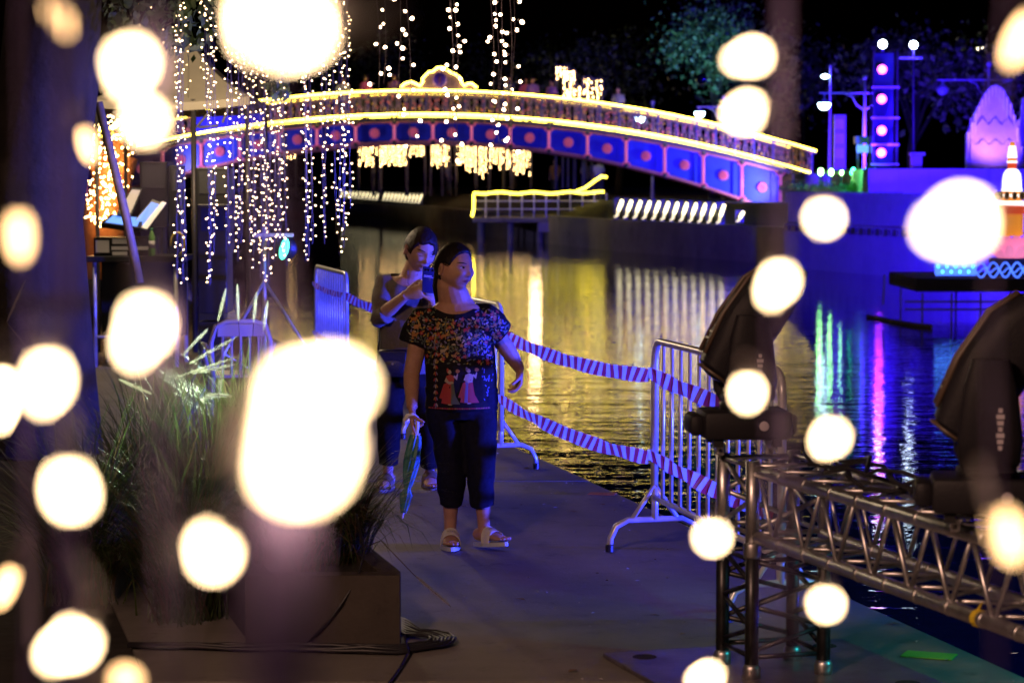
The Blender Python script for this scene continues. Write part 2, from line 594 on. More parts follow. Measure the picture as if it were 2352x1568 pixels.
# railing
rail_v = lambda u: rope_v(u) - 54
for Y, m_ in ((BY - .12, M_ROPE), (BY + 3.25, M_ROPE2)):
    uu1 = 1874 if Y < BY else 1840
    MB().tube(arch(rail_v, U0 - 40, uu1, Y, 80), .03 if Y < BY else .022, n=6).build('rope_light', m_, bridge, smooth=True)
    MB().tube(arch(rope_v, U0 - 40, uu1 - 14, Y, 80), .032 if Y < BY else .022, n=6).build('rope_light', m_, bridge, smooth=True)
    MB().tube(arch(rail_v, U0 - 40, uu1, Y + .09, 80, dv=5), .05, n=6).build('handrail', M_LAT, bridge, smooth=True)
    rp = MB()
    for k in range(40):
        u = 1868 - k * 44.5
        if u < U0: break
        x = at(u, 0, BY).x
        MB().tube([(x, Y + .1, at(u, rope_v(u) + 6, BY).z), (x, Y + .1, at(u, rail_v(u) + 4, BY).z)], .035, n=6).build('baluster', mat('rail_post_blue', (.06, .05, .3), .5), bridge)
rnd = random.Random(3)
for k in range(len(posts)):
    ur = posts[k] + (74 if k == 0 else 0)
    ul = posts[k + 1] if k + 1 < len(posts) else posts[k] - 60
    for Yl in ((BY - .03),):
        mb = MB()
        nb = max(4, int((ur - ul) / 15))
        for i in range(nb):
            uc = ul + (i + .5) * (ur - ul) / nb
            x = at(uc, 0, BY).x
            for zf, rr in ((.28, .15), (.72, .15), (.5, .09)):
                zc = at(uc, rope_v(uc) + (rail_v(uc) - rope_v(uc)) * zf, BY).z
                mb.mi = 0
                mb.tube([(x + math.cos(t) * rr * .62, Yl, zc + math.sin(t) * rr) for t in [math.pi * 2 * q / 8 for q in range(9)]], .014, n=4, cap=False)
            mb.tube([(x - .09, Yl, at(uc, rope_v(uc), BY).z), (x + .09, Yl, at(uc, rail_v(uc), BY).z)], .013, n=4)
            mb.tube([(x + .09, Yl, at(uc, rope_v(uc), BY).z), (x - .09, Yl, at(uc, rail_v(uc), BY).z)], .013, n=4)
            for q in range(7):
                mb.mi = rnd.choice([1, 1, 2, 0])
                zf = rnd.uniform(.08, .92)
                zc = at(uc, rope_v(uc) + (rail_v(uc) - rope_v(uc)) * zf, BY).z
                a = rnd.uniform(0, math.pi)
                mb.ell((x + rnd.uniform(-.1, .1), Yl - .02, zc), (rnd.uniform(.03, .06), .02, rnd.uniform(.02, .04)), 6, 4, Matrix.Rotation(a, 3, 'Y'))
        mb.build('lattice_panel', [M_LAT, M_FLOWER, M_GOLD], bridge)
# crest
crest_pts = [(921, 203), (930, 194), (945, 190), (958, 196), (965, 200), (972, 190), (970, 183), (985, 168), (996, 166), (1004, 158), (1014, 157), (1024, 161), (1034, 168), (1042, 172), (1048, 174), (1058, 183), (1060, 190), (1066, 200), (1075, 194), (1084, 194), (1096, 204)]
cp = [at(u, v - 2, BY - .05) for u, v in crest_pts]
crest = MB().prism(cp + [at(1085, 210, BY - .05), at(935, 210, BY - .05)], (0, 0, 0), (0, .08, 0)).build('crest', M_LAT, bridge)
WLOC[crest.name] = world_loc(bridge)
MB().tube([p - Vector((0, .06, 0)) for p in cp], .028, n=6).build('rope_light', M_ROPE, crest, smooth=True)
MB().lathe(at(1010, 184, BY - .14), [(.0, -.02), (.26, -.02), (.27, .02), (.2, .03), (.2, .05), (0, .05)], 20, axis=(0, -1, 0)).build('emblem', mat('emblem_violet', (.35, .12, .6), .5), crest, smooth=True)
MB().ell(at(1010, 184, BY - .2), (.06, .03, .14), 8, 6).build('emblem_figure', M_FLOWER, crest, smooth=True)
# blue cloth banner on the left stretch of the railing
bn = [at(u, rail_v(u) + 8, BY - .2) for u in (446, 485, 525, 565, 604)] + [at(u, rope_v(u) - 4, BY - .2) for u in (604, 565, 525, 485, 446)]
MB().prism(bn, (0, 0, 0), (0, .02, 0)).build('banner', mat('blue_banner', (.03, .02, .75), .7), bridge)
# abutment
MB().box((at(1838, 0, BY).x + 1.4, BY + 1.6, .9), (3.4, 4.0, 2.3)).build('abutment', M_WALLC, bridge)
lamp('assumed_bridge_lamp', 'SPOT', at(1835, 455, BY - 1.6), 1250, (.8, .75, 1.0), at(1640, 400, BY), bridge, .12, 84, .8)  # assumed unseen lamps, placed for how the girder panels are lit
lamp('assumed_bridge_lamp', 'SPOT', at(380, 400, BY - 2.5), 1000, (.5, .42, 1.0), at(620, 330, BY), bridge, .15, 110, .8)
lamp('assumed_bridge_lamp', 'SPOT', at(1000, 470, BY - 3.5), 50, (.6, .5, 1.0), at(1000, 300, BY), bridge, .2, 130, .8)

# ------------------------------------------------------------------ pier with rope light
PY = 92.0
pier = empty('pier', (X(1240, PY), PY, 0), 'small concrete pier with yellow rope light along its railing under the bridge', 'pier')
p0, p1 = at(1085, 500, PY), at(1396, 500, PY)
zdk = p0.z
MB().box(((p0.x + p1.x) / 2, PY + 2, zdk - .09), (p1.x - p0.x, 4, .18), bev=.02).build('deck', M_WALLC, pier)
q0 = at(1236, 500, PY)
MB().box(((q0.x + p1.x) / 2, PY + .1, zdk - .36), (p1.x - q0.x, .5, .36)).build('edge_beam', mat('pale_concrete', (.36, .34, .33), .8, var=.2, vscale=2), pier)
for k in range(5):
    x = p0.x + .3 + k * (p1.x - p0.x - .6) / 4
    MB().tube([(x, PY + .5, -2), (x, PY + .5, zdk - .15)], .12, n=8).build('pile', M_WALLC, pier)
    MB().tube([(x, PY + 3.4, -2), (x, PY + 3.4, zdk - .15)], .12, n=8).build('pile', M_WALLC, pier)
zr = at(1200, 444, PY).z
for k in range(12):
    x = p0.x + .05 + k * (p1.x - p0.x - .1) / 11
    MB().tube([(x, PY + .1, zdk), (x, PY + .1, zr)], .025, n=6).build('railing_post', M_GALV, pier)
for f in (.35, .68):
    MB().tube([(p0.x, PY + .1, zdk + (zr - zdk) * f), (p1.x, PY + .1, zdk + (zr - zdk) * f)], .02, n=6).build('railing_bar', M_GALV, pier)
rp = [at(1084, 497, PY), at(1088, 480, PY), at(1088, 448, PY)]
for k in range(31):
    u = 1090 + k * 9.9
    rp.append(at(u, 443 + math.sin(k * .8) * 1.8 + (0 if k < 22 else -1), PY))
MB().tube(rp, .045, n=6).build('rope_light', emis('rope_light_pier', (1.0, .76, .05), 11.0), pier, smooth=True)
MB().tube([at(1318, 442, PY + .5), at(1345, 431, PY + .5), at(1368, 414, PY + .5), at(1382, 405, PY + .5), at(1394, 407, PY + .5)], .045, n=6).build('rope_light', MATS['rope_light_pier'], pier, smooth=True)

# ------------------------------------------------------------------ golden light curtains beyond the bridge
M_GLOWB = emis('golden_bulb', (1.0, .6, .23), 28.0)
rnd = random.Random(11)
def far_curtain(u0, u1, v0, v1, Y, i, total, where, step=6.5, rb=.027, ground=True):
    base = at((u0 + u1) / 2, v1, Y)
    o = empty('light_curtain', Vector((base.x, Y, 1.0)), '%s golden light curtain from the left %s' % (ORD[i], where), 'light curtain', 'golden light curtains ' + where)
    mb = MB(); wr = MB()
    nu = max(2, int((u1 - u0) / step))
    for k in range(nu + 1):
        u = u0 + (u1 - u0) * k / max(1, nu)
        bot = v1 - rnd.random() * (v1 - v0) * .3
        wr.tube([at(u, v0 - 4, Y), at(u, bot, Y)], .006, n=3, cap=False)
        v = v0 + rnd.random() * 3
        while v < bot:
            mb.ell(at(u + rnd.uniform(-1.3, 1.3), v, Y + rnd.uniform(-.15, .15)), (rb, rb, rb), 5, 4)
            v += rnd.uniform(4.6, 8.0)
    b = mb.build('bulbs', M_GLOWB, o); b['kind'] = 'stuff'
    wr.build('wires', M_BLACK, o)
    a, c = at(u0 - 3, v0 - 4, Y), at(u1 + 3, v0 - 4, Y)
    MB().tube([a, c], .05, n=6).build('beam', M_BDARK, o)
    if ground:
        for p in (a, c): MB().tube([(p.x, p.y, 1.0), p], .06, n=6).build('post', M_BDARK, o)
CL = [(660, 676, 342, 372), (826, 856, 338, 386), (858, 872, 338, 366), (874, 932, 335, 386), (936, 973, 335, 364), (992, 1012, 333, 392), (1019, 1031, 333, 386), (1050, 1092, 336, 398), (1095, 1122, 338, 420), (1126, 1156, 341, 390), (1160, 1171, 341, 389), (1181, 1217, 347, 407)]
for i, (a, b, c, d) in enumerate(CL):
    far_curtain(a, b, c, d, 120 + (i % 3) * 1.2, i + 1, len(CL), 'glowing under the bridge arch', 6.2)
CL2 = [(1280, 1302, 156, 190), (1296, 1318, 165, 235), (1322, 1340, 200, 240), (1342, 1358, 182, 240), (1362, 1381, 186, 235)]
for i, (a, b, c, d) in enumerate(CL2):
    far_curtain(a, b, c, d, 100, i + 1, len(CL2), 'rising above the bridge railing', 6.5, .03)
# ================================================================== STAGE ON THE FAR BANK (right)
SY = 68.0
# retaining wall washed in blue
wall = empty('retaining_wall', (10.2, 60, 0), 'tall blue lit retaining wall of the stage rising from the water', 'wall')
wl_ = [(7.9, 67.6), (11.6, 56.0), (19.5, 31.5)]
def strip(pts, z0, z1, off):
    mb = MB()
    a = [Vector((x - off[0], y - off[1], z0)) for x, y in pts]; b = [Vector((x - off[0], y - off[1], z1)) for x, y in pts]
    c = [Vector((x + .5, y + .15, z1)) for x, y in pts]
    n = len(pts)
    mb.add(a + b + c, [(i, n + i, n + i + 1, i + 1) for i in range(n - 1)] + [(n + i, 2 * n + i, 2 * n + i + 1, n + i + 1) for i in range(n - 1)])
    mb.add([a[0], b[0], c[0], Vector((c[0].x, c[0].y, z0))], [(0, 1, 2, 3)])
    return mb
M_PALEW = concrete_mat('pale_wall', (.34, .34, .36), (.48, .48, .5), stain=.25, sc=1.2)
strip(wl_, -1.6, .62, (.32, .11)).build('lower_face', M_PALEW, wall)
strip(wl_, .66, 1.22, (.2, .07)).build('upper_face', M_PALEW, wall)
strip(wl_, 1.2, 1.5, (.3, .1)).build('coping', M_PALEW, wall)
for i in range(1, 26):
    f = i / 26
    x, y = 7.9 + (11.6 - 7.9) * f, 67.6 + (56 - 67.6) * f
    MB().box((x - .34, y - .12, .5), (.1, .16, .16), Matrix.Rotation(R(-17), 3, 'Z')).build('bracket', M_DARKSTEEL, wall)
# stage platform
st = empty('stage', (X(2250, SY), SY, 1.5), 'wide violet lit stage platform behind the retaining wall', 'stage')
s0, s1 = at(1996, 388, SY - 1.5), at(2620, 388, SY - 1.5)
zst = s0.z
M_STAGE = mat('stage_cloth', (.5, .5, .55), .8, var=.08, vscale=1.5)
MB().box(((s0.x + s1.x) / 2, SY + 2.6, (zst + 1.05) / 2), (s1.x - s0.x, 8.0, zst - 1.05)).build('platform', M_STAGE, st)
nf = 9
for k in range(nf):
    w = (s1.x - s0.x) / nf
    MB().box((s0.x + (k + .5) * w, SY - 1.43, (zst + 1.45) / 2), (w - .03, .06, zst - 1.47)).build('fascia_panel', M_STAGE, st)
for k in range(7):
    u = 1998 + k * 12
    MB().ell(at(u, 446, SY - 2.4), (.1, .1, .06), 7, 5).build('foot_lamp', M_DARKSTEEL, st)

# light tower: box truss with round lamps and an added cloth for the blue glow
TY = 69.5
tb = at(2028, 385, TY)
tower = empty('light_tower', (tb.x, TY, zst), 'tall blue lighting tower with five round pink white lamps on the stage', 'light tower')
wt = 54 * TY / FPX
ztop = Z(118, TY)
for sx in (-1, 1):
    for sy in (-1, 1):
        MB().tube([(tb.x + sx * wt / 2, TY + sy * .3, zst), (tb.x + sx * wt / 2, TY + sy * .3, ztop)], .035, n=6).build('upright', M_DARKSTEEL, tower)
M_GLOWCLOTH = mat('tower_glow_cloth', (.03, .03, .14), .7, var=.1, vscale=3)  # added cloth, stands in for the blue haze glow round the tower
MB().box((tb.x, TY + .12, (zst + ztop) / 2), (wt - .1, .04, ztop - zst - .1)).build('cloth', M_GLOWCLOTH, tower)
for v in (202, 272, 333, 378):
    z = Z(v, TY)
    MB().box((tb.x, TY - .34, z), (wt + .12, .07, .05)).build('crossbar', M_GALV, tower)
def round_lamp(parent, u, v, Y, r_px, m):
    p = at(u, v, Y)
    r = r_px * Y / FPX
    body = MB().lathe(p + Vector((0, .02, 0)), [(r * .6, -.3), (r * 1.05, -.22), (r * 1.15, .0), (r * 1.0, .01)], 14, axis=(0, -1, 0)).build('lamp_housing', M_BLACK, parent, smooth=True)
    WLOC[body.name] = world_loc(parent)
    MB().ell(p - Vector((0, .03, 0)), (r, .05, r), 14, 8).build('lens', m, body, smooth=True)
    return p
M_PINKL = emis('pink_lens', (1.0, .08, .95), 12)
M_WHITEL = emis('white_lens', (.75, .95, 1.0), 30)
for (u, v) in ((2026, 160), (2025, 228), (2025, 300), (2024, 351)):
    round_lamp(tower, u, v, TY - .5, 10.2, M_PINKL)
round_lamp(tower, 2027, 102, TY - .5, 9.5, M_WHITEL)
MB().tube([at(2027, 118, TY - .2), at(2027, 108, TY - .2)], .04, n=6).build('lamp_stand', M_GALV, tower)
# second mast with white lamp
m2 = empty('lamp_mast', at(2098, 388, TY), 'slim mast with a white lamp on a crossbar beside the light tower', 'lamp mast')
MB().tube([at(2098, 388, TY), at(2098, 112, TY)], .03, n=6).build('pole', M_DARKSTEEL, m2)
MB().box(at(2092, 134, TY), (52 * TY / FPX, .08, .06)).build('crossbar', M_GALV, m2)
round_lamp(m2, 2098, 104, TY - .2, 9, M_WHITEL)
MB().tube([at(2098, 132, TY - .1), at(2098, 108, TY - .1)], .03, n=6).build('bracket', M_GALV, m2)

# mountain shaped scenery
M_MTN = mat('scenery_panel', (.55, .5, .62), .65, var=.2, vscale=1.2)
M_ICE = mat('scenery_icicle', (.8, .85, .95), .5)
def mountain(pts, Y, label):
    c = at(sum(p[0] for p in pts) / len(pts), 386, Y)
    o = empty('mountain_scenery', (c.x, Y, zst), label, 'scenery')
    P = [at(u, v, Y) for u, v in pts]
    MB().prism(P, (0, 0, 0), (0, .25, 0)).build('panel', M_MTN, o)
    rr = random.Random(int(Y * 7))
    us = [p[0] for p in pts]
    for k in range(16):
        u = min(us) + (max(us) - min(us)) * (k + .5) / 16
        # top of outline at u
        tv = None
        for (a, b) in zip(pts[:-1], pts[1:]):
            if min(a[0], b[0]) <= u <= max(a[0], b[0]) and a[0] != b[0]:
                v = a[1] + (b[1] - a[1]) * (u - a[0]) / (b[0] - a[0])
                tv = v if tv is None else min(tv, v)
        if tv is None: continue
        l = rr.uniform(14, 52)
        MB().tube([at(u, tv + 3, Y - .06), at(u, tv + l, Y - .06)], [.05, .01], n=5).build('icicle', M_ICE, o)
    # folded relief bands
    for j, (f0, amp) in enumerate(((.45, 9), (.7, 7))):
        w0, w1 = min(us) + 8, max(us) - 8
        vb = 385 - (385 - min(p[1] for p in pts)) * (1 - f0)
        pl = [at(w0 + (w1 - w0) * k / 8, vb + (amp if k % 2 else -amp), Y - .02) for k in range(9)]
        MB().prism(pl + [at(w1, 385, Y - .02), at(w0, 385, Y - .02)], (0, -.04 - .06 * j, 0), (0, -.01 - .06 * j, 0)).build('relief_band', M_MTN, o)
mountain([(2220, 386), (2221, 310), (2238, 262), (2262, 214), (2276, 198), (2288, 194), (2304, 202), (2322, 236), (2338, 290), (2347, 340), (2350, 386)], 70.5, 'violet rounded mountain scenery panel on the stage behind the stupa lantern')
mountain([(2338, 386), (2342, 300), (2350, 225), (2356, 222), (2362, 240), (2380, 180), (2420, 230), (2450, 386)], 71.2, 'pointed violet scenery panel cut off by the right edge of the photo')

# small statue base at the tower foot
MB()
gp = empty('pedestal', at(2104, 386, 69), 'short violet pedestal between the light tower and the mountain panels', 'pedestal')
MB().box(at(2104, 372, 69), (.3, .3, .35), bev=.02).build('block', M_STAGE, gp)
MB().box(at(2106, 354, 69), (.42, .34, .09), bev=.02).build('cap', M_STAGE, gp)

# assumed, unseen stage flood lights (their light is what makes wall, stage and tower blue)
lamp('unseen_flood', 'SPOT', (10.0, 46, .9), 44000, BLUE, (12.6, 58, .2), st, .25, 62, .9)
lamp('unseen_flood', 'SPOT', (X(2120, 62), 61.5, 1.9), 4500, BLUE, at(2130, 330, TY), st, .2, 110, .7)
lamp('unseen_flood', 'SPOT', (X(2285, 69), 69.5, zst + .08), 420, (.4, .14, 1.0), at(2290, 260, 70.5), st, .2, 120, .8)
lamp('unseen_flood', 'SPOT', (X(2028, 68), 68.6, zst + .1), 3500, (.04, .006, 1.0), (tb.x, TY, 4.4), st, .1, 100, .7)

lamp('unseen_flood', 'SPOT', (X(2060, 73), 73, 2.6), 26000, (.05, .01, 1.0), (X(2110, 92), 92, 6.5), st, .3, 95, .9)  # added lamp: lights the trees behind in place of blue haze
# stupa shaped lantern on its float
FY = 44.0
fl = empty('float_platform', at(2330, 672, FY), 'dark floating platform with scaffold legs carrying the stupa lantern', 'float')
f0, f1 = at(2106, 640, FY - 1), at(2560, 640, FY - 1)
MB().box(((f0.x + f1.x) / 2, FY + .6, Z(655, FY - 1)), (f1.x - f0.x, 3.2, 30 * FY / FPX)).build('deck', mat('float_deck', (.035, .035, .06), .7), fl)
for k in range(9):
    x = f0.x + .12 + k * .52
    MB().tube([(x, FY - .9, -.9), (x, FY - .9, Z(668, FY))], .018, n=6).build('scaffold_leg', M_GALV, fl)
    if k % 2 == 0: MB().tube([(x, FY + 1.5, -.9), (x, FY + 1.5, Z(668, FY))], .018, n=6).build('scaffold_leg', M_GALV, fl)
for z in (-.32, -.46):
    MB().tube([(f0.x - .2, FY - .93, z), (f1.x, FY - .93, z)], .018, n=6).build('scaffold_rail', M_GALV, fl)
M_LW = emis('lantern_white', (1.0, .96, .9), 2.2)
M_LO = emis('lantern_orange', (1.0, .34, .03), .9)
M_LR = emis('lantern_red', (1.0, .1, .03), .7)
M_LP = emis('lantern_pink', (1.0, .25, .5), .9)
ch = empty('stupa_lantern', Vector((X(2324, FY), FY, Z(592, FY))), 'glowing white and orange stupa lantern on a pink lotus base', 'lantern')
k_ = FY / FPX
cc = Vector((X(2324, FY), FY, 0))
def band(nm, v0, v1, r0, r1, m, mid=None):
    pr = [(r0 * k_, Z(v0, FY))]
    if mid: pr.append((mid * k_, Z((v0 + v1) / 2, FY)))
    pr.append((r1 * k_, Z(v1, FY)))
    MB().lathe(cc, pr, 20).build(nm, m, ch, smooth=False)
band('finial', 334, 325, 7, 6, M_LO)
for k in range(5): band('spire_ring', 362 - k * 5.4, 358 - k * 5.4 - .4, 11.5 - k * .8, 11.2 - k * .8, M_LW)
band('spire_core', 362, 334, 8, 6, M_LO)
band('collar', 370, 363, 11, 11.5, M_LO); band('collar', 374, 370.5, 12, 12, M_LW); band('collar', 388, 374.5, 10, 11, M_LR)
MB().lathe(cc, [(22 * k_, Z(432, FY)), (21.5 * k_, Z(415, FY)), (19.5 * k_, Z(400, FY)), (14 * k_, Z(391, FY)), (8 * k_, Z(388, FY))], 24).build('bell', M_LW, ch, smooth=True)
band('base_tier', 440, 432.5, 24, 23, M_LW); band('base_tier', 446, 440.5, 22, 22, M_LO); band('base_tier', 453, 446.5, 27, 26, M_LW); band('base_tier', 462, 453.5, 25, 25, M_LO)
band('base_tier', 472, 462.5, 31, 29, M_LW); band('base_tier', 492, 472.5, 30, 30, M_LR)
band('drum', 541, 492.5, 27, 27, M_LO)
for k in range(12):
    a = k * math.pi / 6
    p = cc + Vector((math.cos(a) * 26 * k_, math.sin(a) * 26 * k_, Z(450, FY)))
    MB().ell(p + Vector((math.cos(a) * .06, math.sin(a) * .06, 0)), (.05, .05, .08), 8, 6).build('side_ornament', M_GOLD, ch, smooth=True)
for ring, (n, rr, v, sz) in enumerate(((12, 34, 560, 26), (12, 46, 577, 30))):
    for k in range(n):
        a = 2 * math.pi * (k + .5 * ring) / n
        p = cc + Vector((math.cos(a) * rr * k_, math.sin(a) * rr * k_, Z(v, FY)))
        q = Matrix.Rotation(a, 3, 'Z') @ Matrix.Rotation(R(38 + 18 * ring), 3, 'Y')
        MB().ell(p, (.035, .1, sz * k_), 10, 8, q).build('petal', M_LP, ch, smooth=True)
MB().lathe(cc, [(40 * k_, Z(640, FY)), (52 * k_, Z(592, FY))], 20).build('pedestal', mat('float_pedestal', (.12, .1, .2), .6), ch)
# blue rope light ornament round the float
M_BLUEROPE = emis('blue_rope', (.06, .16, 1.0), 2.2)
M_CYANB = emis('cyan_bulb', (.1, .75, 1.0), 3.5)
orn = empty('wave_ornament', at(2250, 640, FY - .95), 'blue rope light waves along the front edge of the float', 'ornament')
for ph in (0, math.pi):
    MB().tube([at(2148 + 94 * i / 90, 616 + 17 * math.sin(i * 11 * math.pi / 45 + ph), FY - .9) for i in range(91)], .014, n=5).build('rope_light', M_BLUEROPE, orn, smooth=True)
    MB().tube([at(2240 + 300 * i / 120, 620 + 17 * math.sin(i * 2 * math.pi / 22 + ph), FY - .9) for i in range(121)], .016, n=5).build('rope_light', M_BLUEROPE, orn, smooth=True)
MB().tube([at(2240 + 300 * i / 120, 621 + 5 * math.sin(i * 2 * math.pi / 11), FY - .92) for i in range(121)], .012, n=5).build('rope_light', M_BLUEROPE, orn, smooth=True)
for k in range(9):
    MB().ell(at(2155 + k * 10, 612 + (k % 2) * 12, FY - .93), (.022, .022, .03), 8, 6).build('bulb', M_CYANB, orn, smooth=True)
# mooring pole and floating boom near the float
bm_ = empty('floating_boom', at(2060, 695, 41), 'thin floating boom line drifting beside the float', 'boom')
MB().tube([(p.x, p.y, WATER_Z + .03) for p in [at(1992, 692, 43), at(2050, 696, 41.5), at(2100, 702, 40.5), at(2140, 705, 40)]], .03, n=6).build('hose', mat('boom_grey', (.3, .25, .3), .6), bm_)
MB().tube([at(2028, 700, 42), at(2032, 630, 42)], .016, n=6).build('marker_pole', M_GALV, bm_)

# row of green lights and the clipped shrubs below them
M_GREENL = emis('green_lens', (.03, 1.0, .4), 70)
M_GREENW = emis('green_white_lens', (.3, 1.0, .2), 60)
for i, (u, v) in enumerate(((1885, 395), (1909, 396), (1933, 397), (1960, 396), (1987, 397))):
    p = at(u, v, 70)
    o = empty('floor_lamp', Vector((p.x, 70, 1.5)), '%s green floor lamp from the left beside the stage' % ORD[i + 1], 'lamp', 'green floor lamps beside the stage')
    MB().lathe(p + Vector((0, .1, 0)), [(.05, -.12), (.12, -.06), (.13, .06)], 12, axis=(0, -1, 0)).build('housing', M_BLACK, o, smooth=True)
    rx = (6.5, 6, 4, 7.5, 9)[i] * 70 / FPX
    MB().ell(p - Vector((0, .02, 0)), (rx * .8, .04, rx * (1.25 if i < 4 else 1)), 12, 8).build('lens', M_GREENL if i > 2 else M_GREENW, o, smooth=True)
    MB().tube([(p.x, 70.1, 1.4), (p.x, 70.1, p.z - .05)], .03, n=6).build('stem', M_BLACK, o)
M_SHRUB = mat('shrub_leaf', (.05, .11, .03), .55, var=.4, vscale=5)
rnd = random.Random(5)
def leaf_quad(mb, p, s, rnd, droop=0):
    d = Vector((rnd.gauss(0, 1), rnd.gauss(0, 1), rnd.gauss(0, 1) - droop)).normalized()
    a, b = basis(d, Vector((rnd.gauss(0, 1), rnd.gauss(0, 1), rnd.gauss(0, 1))))
    mb.add([p, p + d * s * .5 + a * s * .28, p + d * s, p + d * s * .5 - a * s * .28], [(0, 1, 2, 3)])
for i in range(5):
    c = at(1822 + i * 36, 432 + (i % 2) * 4, 69)
    o = empty('shrub', (c.x, 69, 1.35), '%s low shrub from the left lit green on the wall top' % ORD[i + 1], 'shrub', 'shrubs on the wall top')
    mb = MB()
    for k in range(420):
        p = c + Vector((rnd.gauss(0, .25), rnd.gauss(0, .25), abs(rnd.gauss(0, .1)) - .1))
        leaf_quad(mb, p, rnd.uniform(.05, .12), rnd)
    mb.build('foliage', M_SHRUB, o)
    MB().tube([(c.x, 69, 1.3), (c.x, 69, c.z)], .02, n=5).build('stem', M_BDARK, o)
lamp('green_floor_light', 'SPOT', at(1960, 380, 67.4), 160, (.12, 1.0, .25), at(1900, 434, 69), st, .1, 120, .7)

# ------------------------------------------------------------------ street lamps
M_LANT = emis('lantern_glass_lit', (.55, .9, 1.0), 26)
M_LANTOFF = mat('lantern_glass_off', (.4, .36, .5), .3)
M_POLE = mat('lamp_pole_paint', (.42, .4, .46), .5)
def street_lamp(u_pole, v_top, arm_u0, arm_u1, v_arm, lu, lv, Y, lit, label, v_base=430):
    b = at(u_pole, v_base, Y)
    o = empty('street_lamp', Vector((b.x, Y, 1.05)), label, 'street lamp', 'street lamps behind the canal')
    x = at(u_pole, 0, Y).x
    MB().tube([(x, Y, 1.05), (x, Y, 1.6), (x, Y, Z(v_top, Y))], [.09, .06, .045], n=8).build('pole', M_POLE, o, smooth=True)
    MB().ell((x, Y, Z(v_top, Y)), (.09, .09, .09), 10, 7).build('finial', M_POLE, o, smooth=True)
    za = Z(v_arm, Y)
    x0, x1 = X(arm_u0, Y), X(arm_u1, Y)
    MB().tube([(x0, Y, za), (x1, Y, za)], .03, n=6).build('arm', M_POLE, o)
    for sg in (-1, 1):
        MB().tube([(x + sg * .05, Y, za - .5), (x + sg * .25, Y, za - .36), (x + sg * .38, Y, za - .12), (x + sg * .6, Y, za - .03)], .022, n=5).build('scroll', M_POLE, o)
    p = at(lu, lv, Y)
    MB().tube([p + Vector((0, 0, .16)), (p.x, p.y, za)], .018, n=6).build('hanger', M_POLE, o)
    MB().lathe(p, [(.03, .2), (.06, .17), (.17, .08), (.2, .05)], 14).build('shade', M_POLE, o, smooth=True)
    MB().lathe(p, [(.19, .045), (.19, .0), (.15, -.09), (.08, -.14), (.01, -.155)], 14).build('lantern', M_LANT if lit else M_LANTOFF, o, smooth=True)
street_lamp(2274, 148, 2150, 2322, 184, 2165, 208, 73, False, 'ornate unlit street lamp with a hanging lantern above the mountain scenery')
street_lamp(1988, 178, 1880, 2040, 214, 1893, 241, 75, True, 'street lamp with lit hanging lantern left of the light tower')
street_lamp(1664, 225, 1600, 1690, 246, 1607, 261, 92, True, 'lit street lamp just above the right half of the bridge railing')
street_lamp(1500, 236, 1466, 1515, 258, 1470, 273, 96, True, 'small lit street lamp seen through the bridge railing')
# tall plain poles with a small lamp
for (u, v, Y, lab, m) in ((1905, 176, 84, 'tall thin pole with a small white lamp left of the stage', M_LANT), (2262, 112, 95, 'distant bright lamp on a tall pole above the mountain scenery', emis('far_lamp', (1, .85, .6), 14))):
    b = at(u, 420, Y)
    o = empty('lamp_post', Vector((b.x, Y, 1.05)), lab, 'lamp post')
    MB().tube([(b.x, Y, 1.05), (b.x, Y, Z(v - 25, Y))], [.06, .03], n=6).build('pole', M_POLE, o)
    MB().tube([(b.x, Y, Z(v - 4, Y)), (X(u - 10, Y), Y, Z(v - 2, Y))], .02, n=5).build('arm', M_POLE, o)
    MB().ell(at(u - 10, v, Y), (.13, .1, .07), 10, 7).build('lamp_head', m, o, smooth=True)
# dark notice column
o = empty('notice_column', at(1928, 400, 80), 'tall narrow dark notice column with faint square panels left of the stage', 'sign')
MB().box(at(1928, 335, 80) , (26 * 80 / FPX, .3, 140 * 80 / FPX)).build('body', M_BDARK, o)
for v in (285, 318, 352): MB().box(at(1928, v, 79.82), (20 * 80 / FPX, .04, 22 * 80 / FPX)).build('panel', mat('notice_panel', (.2, .16, .12), .6), o)
# information screen
o = empty('screen_kiosk', at(1990, 395, 72), 'small kiosk with a bright blue white screen behind the green lamps', 'kiosk')
MB().box(at(1988, 322, 72), (50 * 72 / FPX, .5, 16 * 72 / FPX)).build('awning', M_POLE, o)
MB().box(at(1990, 342, 71.8), (44 * 72 / FPX, .06, 18 * 72 / FPX)).build('screen', emis('kiosk_screen', (.15, .4, 1.0), 1.4), o)
for du in (-20, 20): MB().tube([at(1990 + du, 432, 72), at(1990 + du, 326, 72)], .03, n=5).build('post', M_POLE, o)
# two glass balls hanging in the dark
for (u, v, r, lab) in ((1612, 182, 13.5, 'large glossy glass ball hanging below the teal lit branches'), (1377, 193, 6, 'small blue glass ball hanging over the bridge')):
    p = at(u, v, 70)
    o = empty('hanging_ball', p, lab, 'ornament')
    MB().ell(p, (r * 70 / FPX,) * 3, 20, 14).build('ball', mat('glass_ball', (.05, .06, .12), .08, metal=.9), o, smooth=True)
    MB().tube([p, p + Vector((0, 0, 2.6))], .006, n=4).build('cord', M_BLACK, o)
    MB().ell(p + Vector((0, -.02, -r * 70 / FPX * .62)), (r * 40 / FPX, r * 40 / FPX, r * 18 / FPX), 12, 8).build('bulb', emis('ball_bulb', (.2, .3, 1), 4), o, smooth=True)
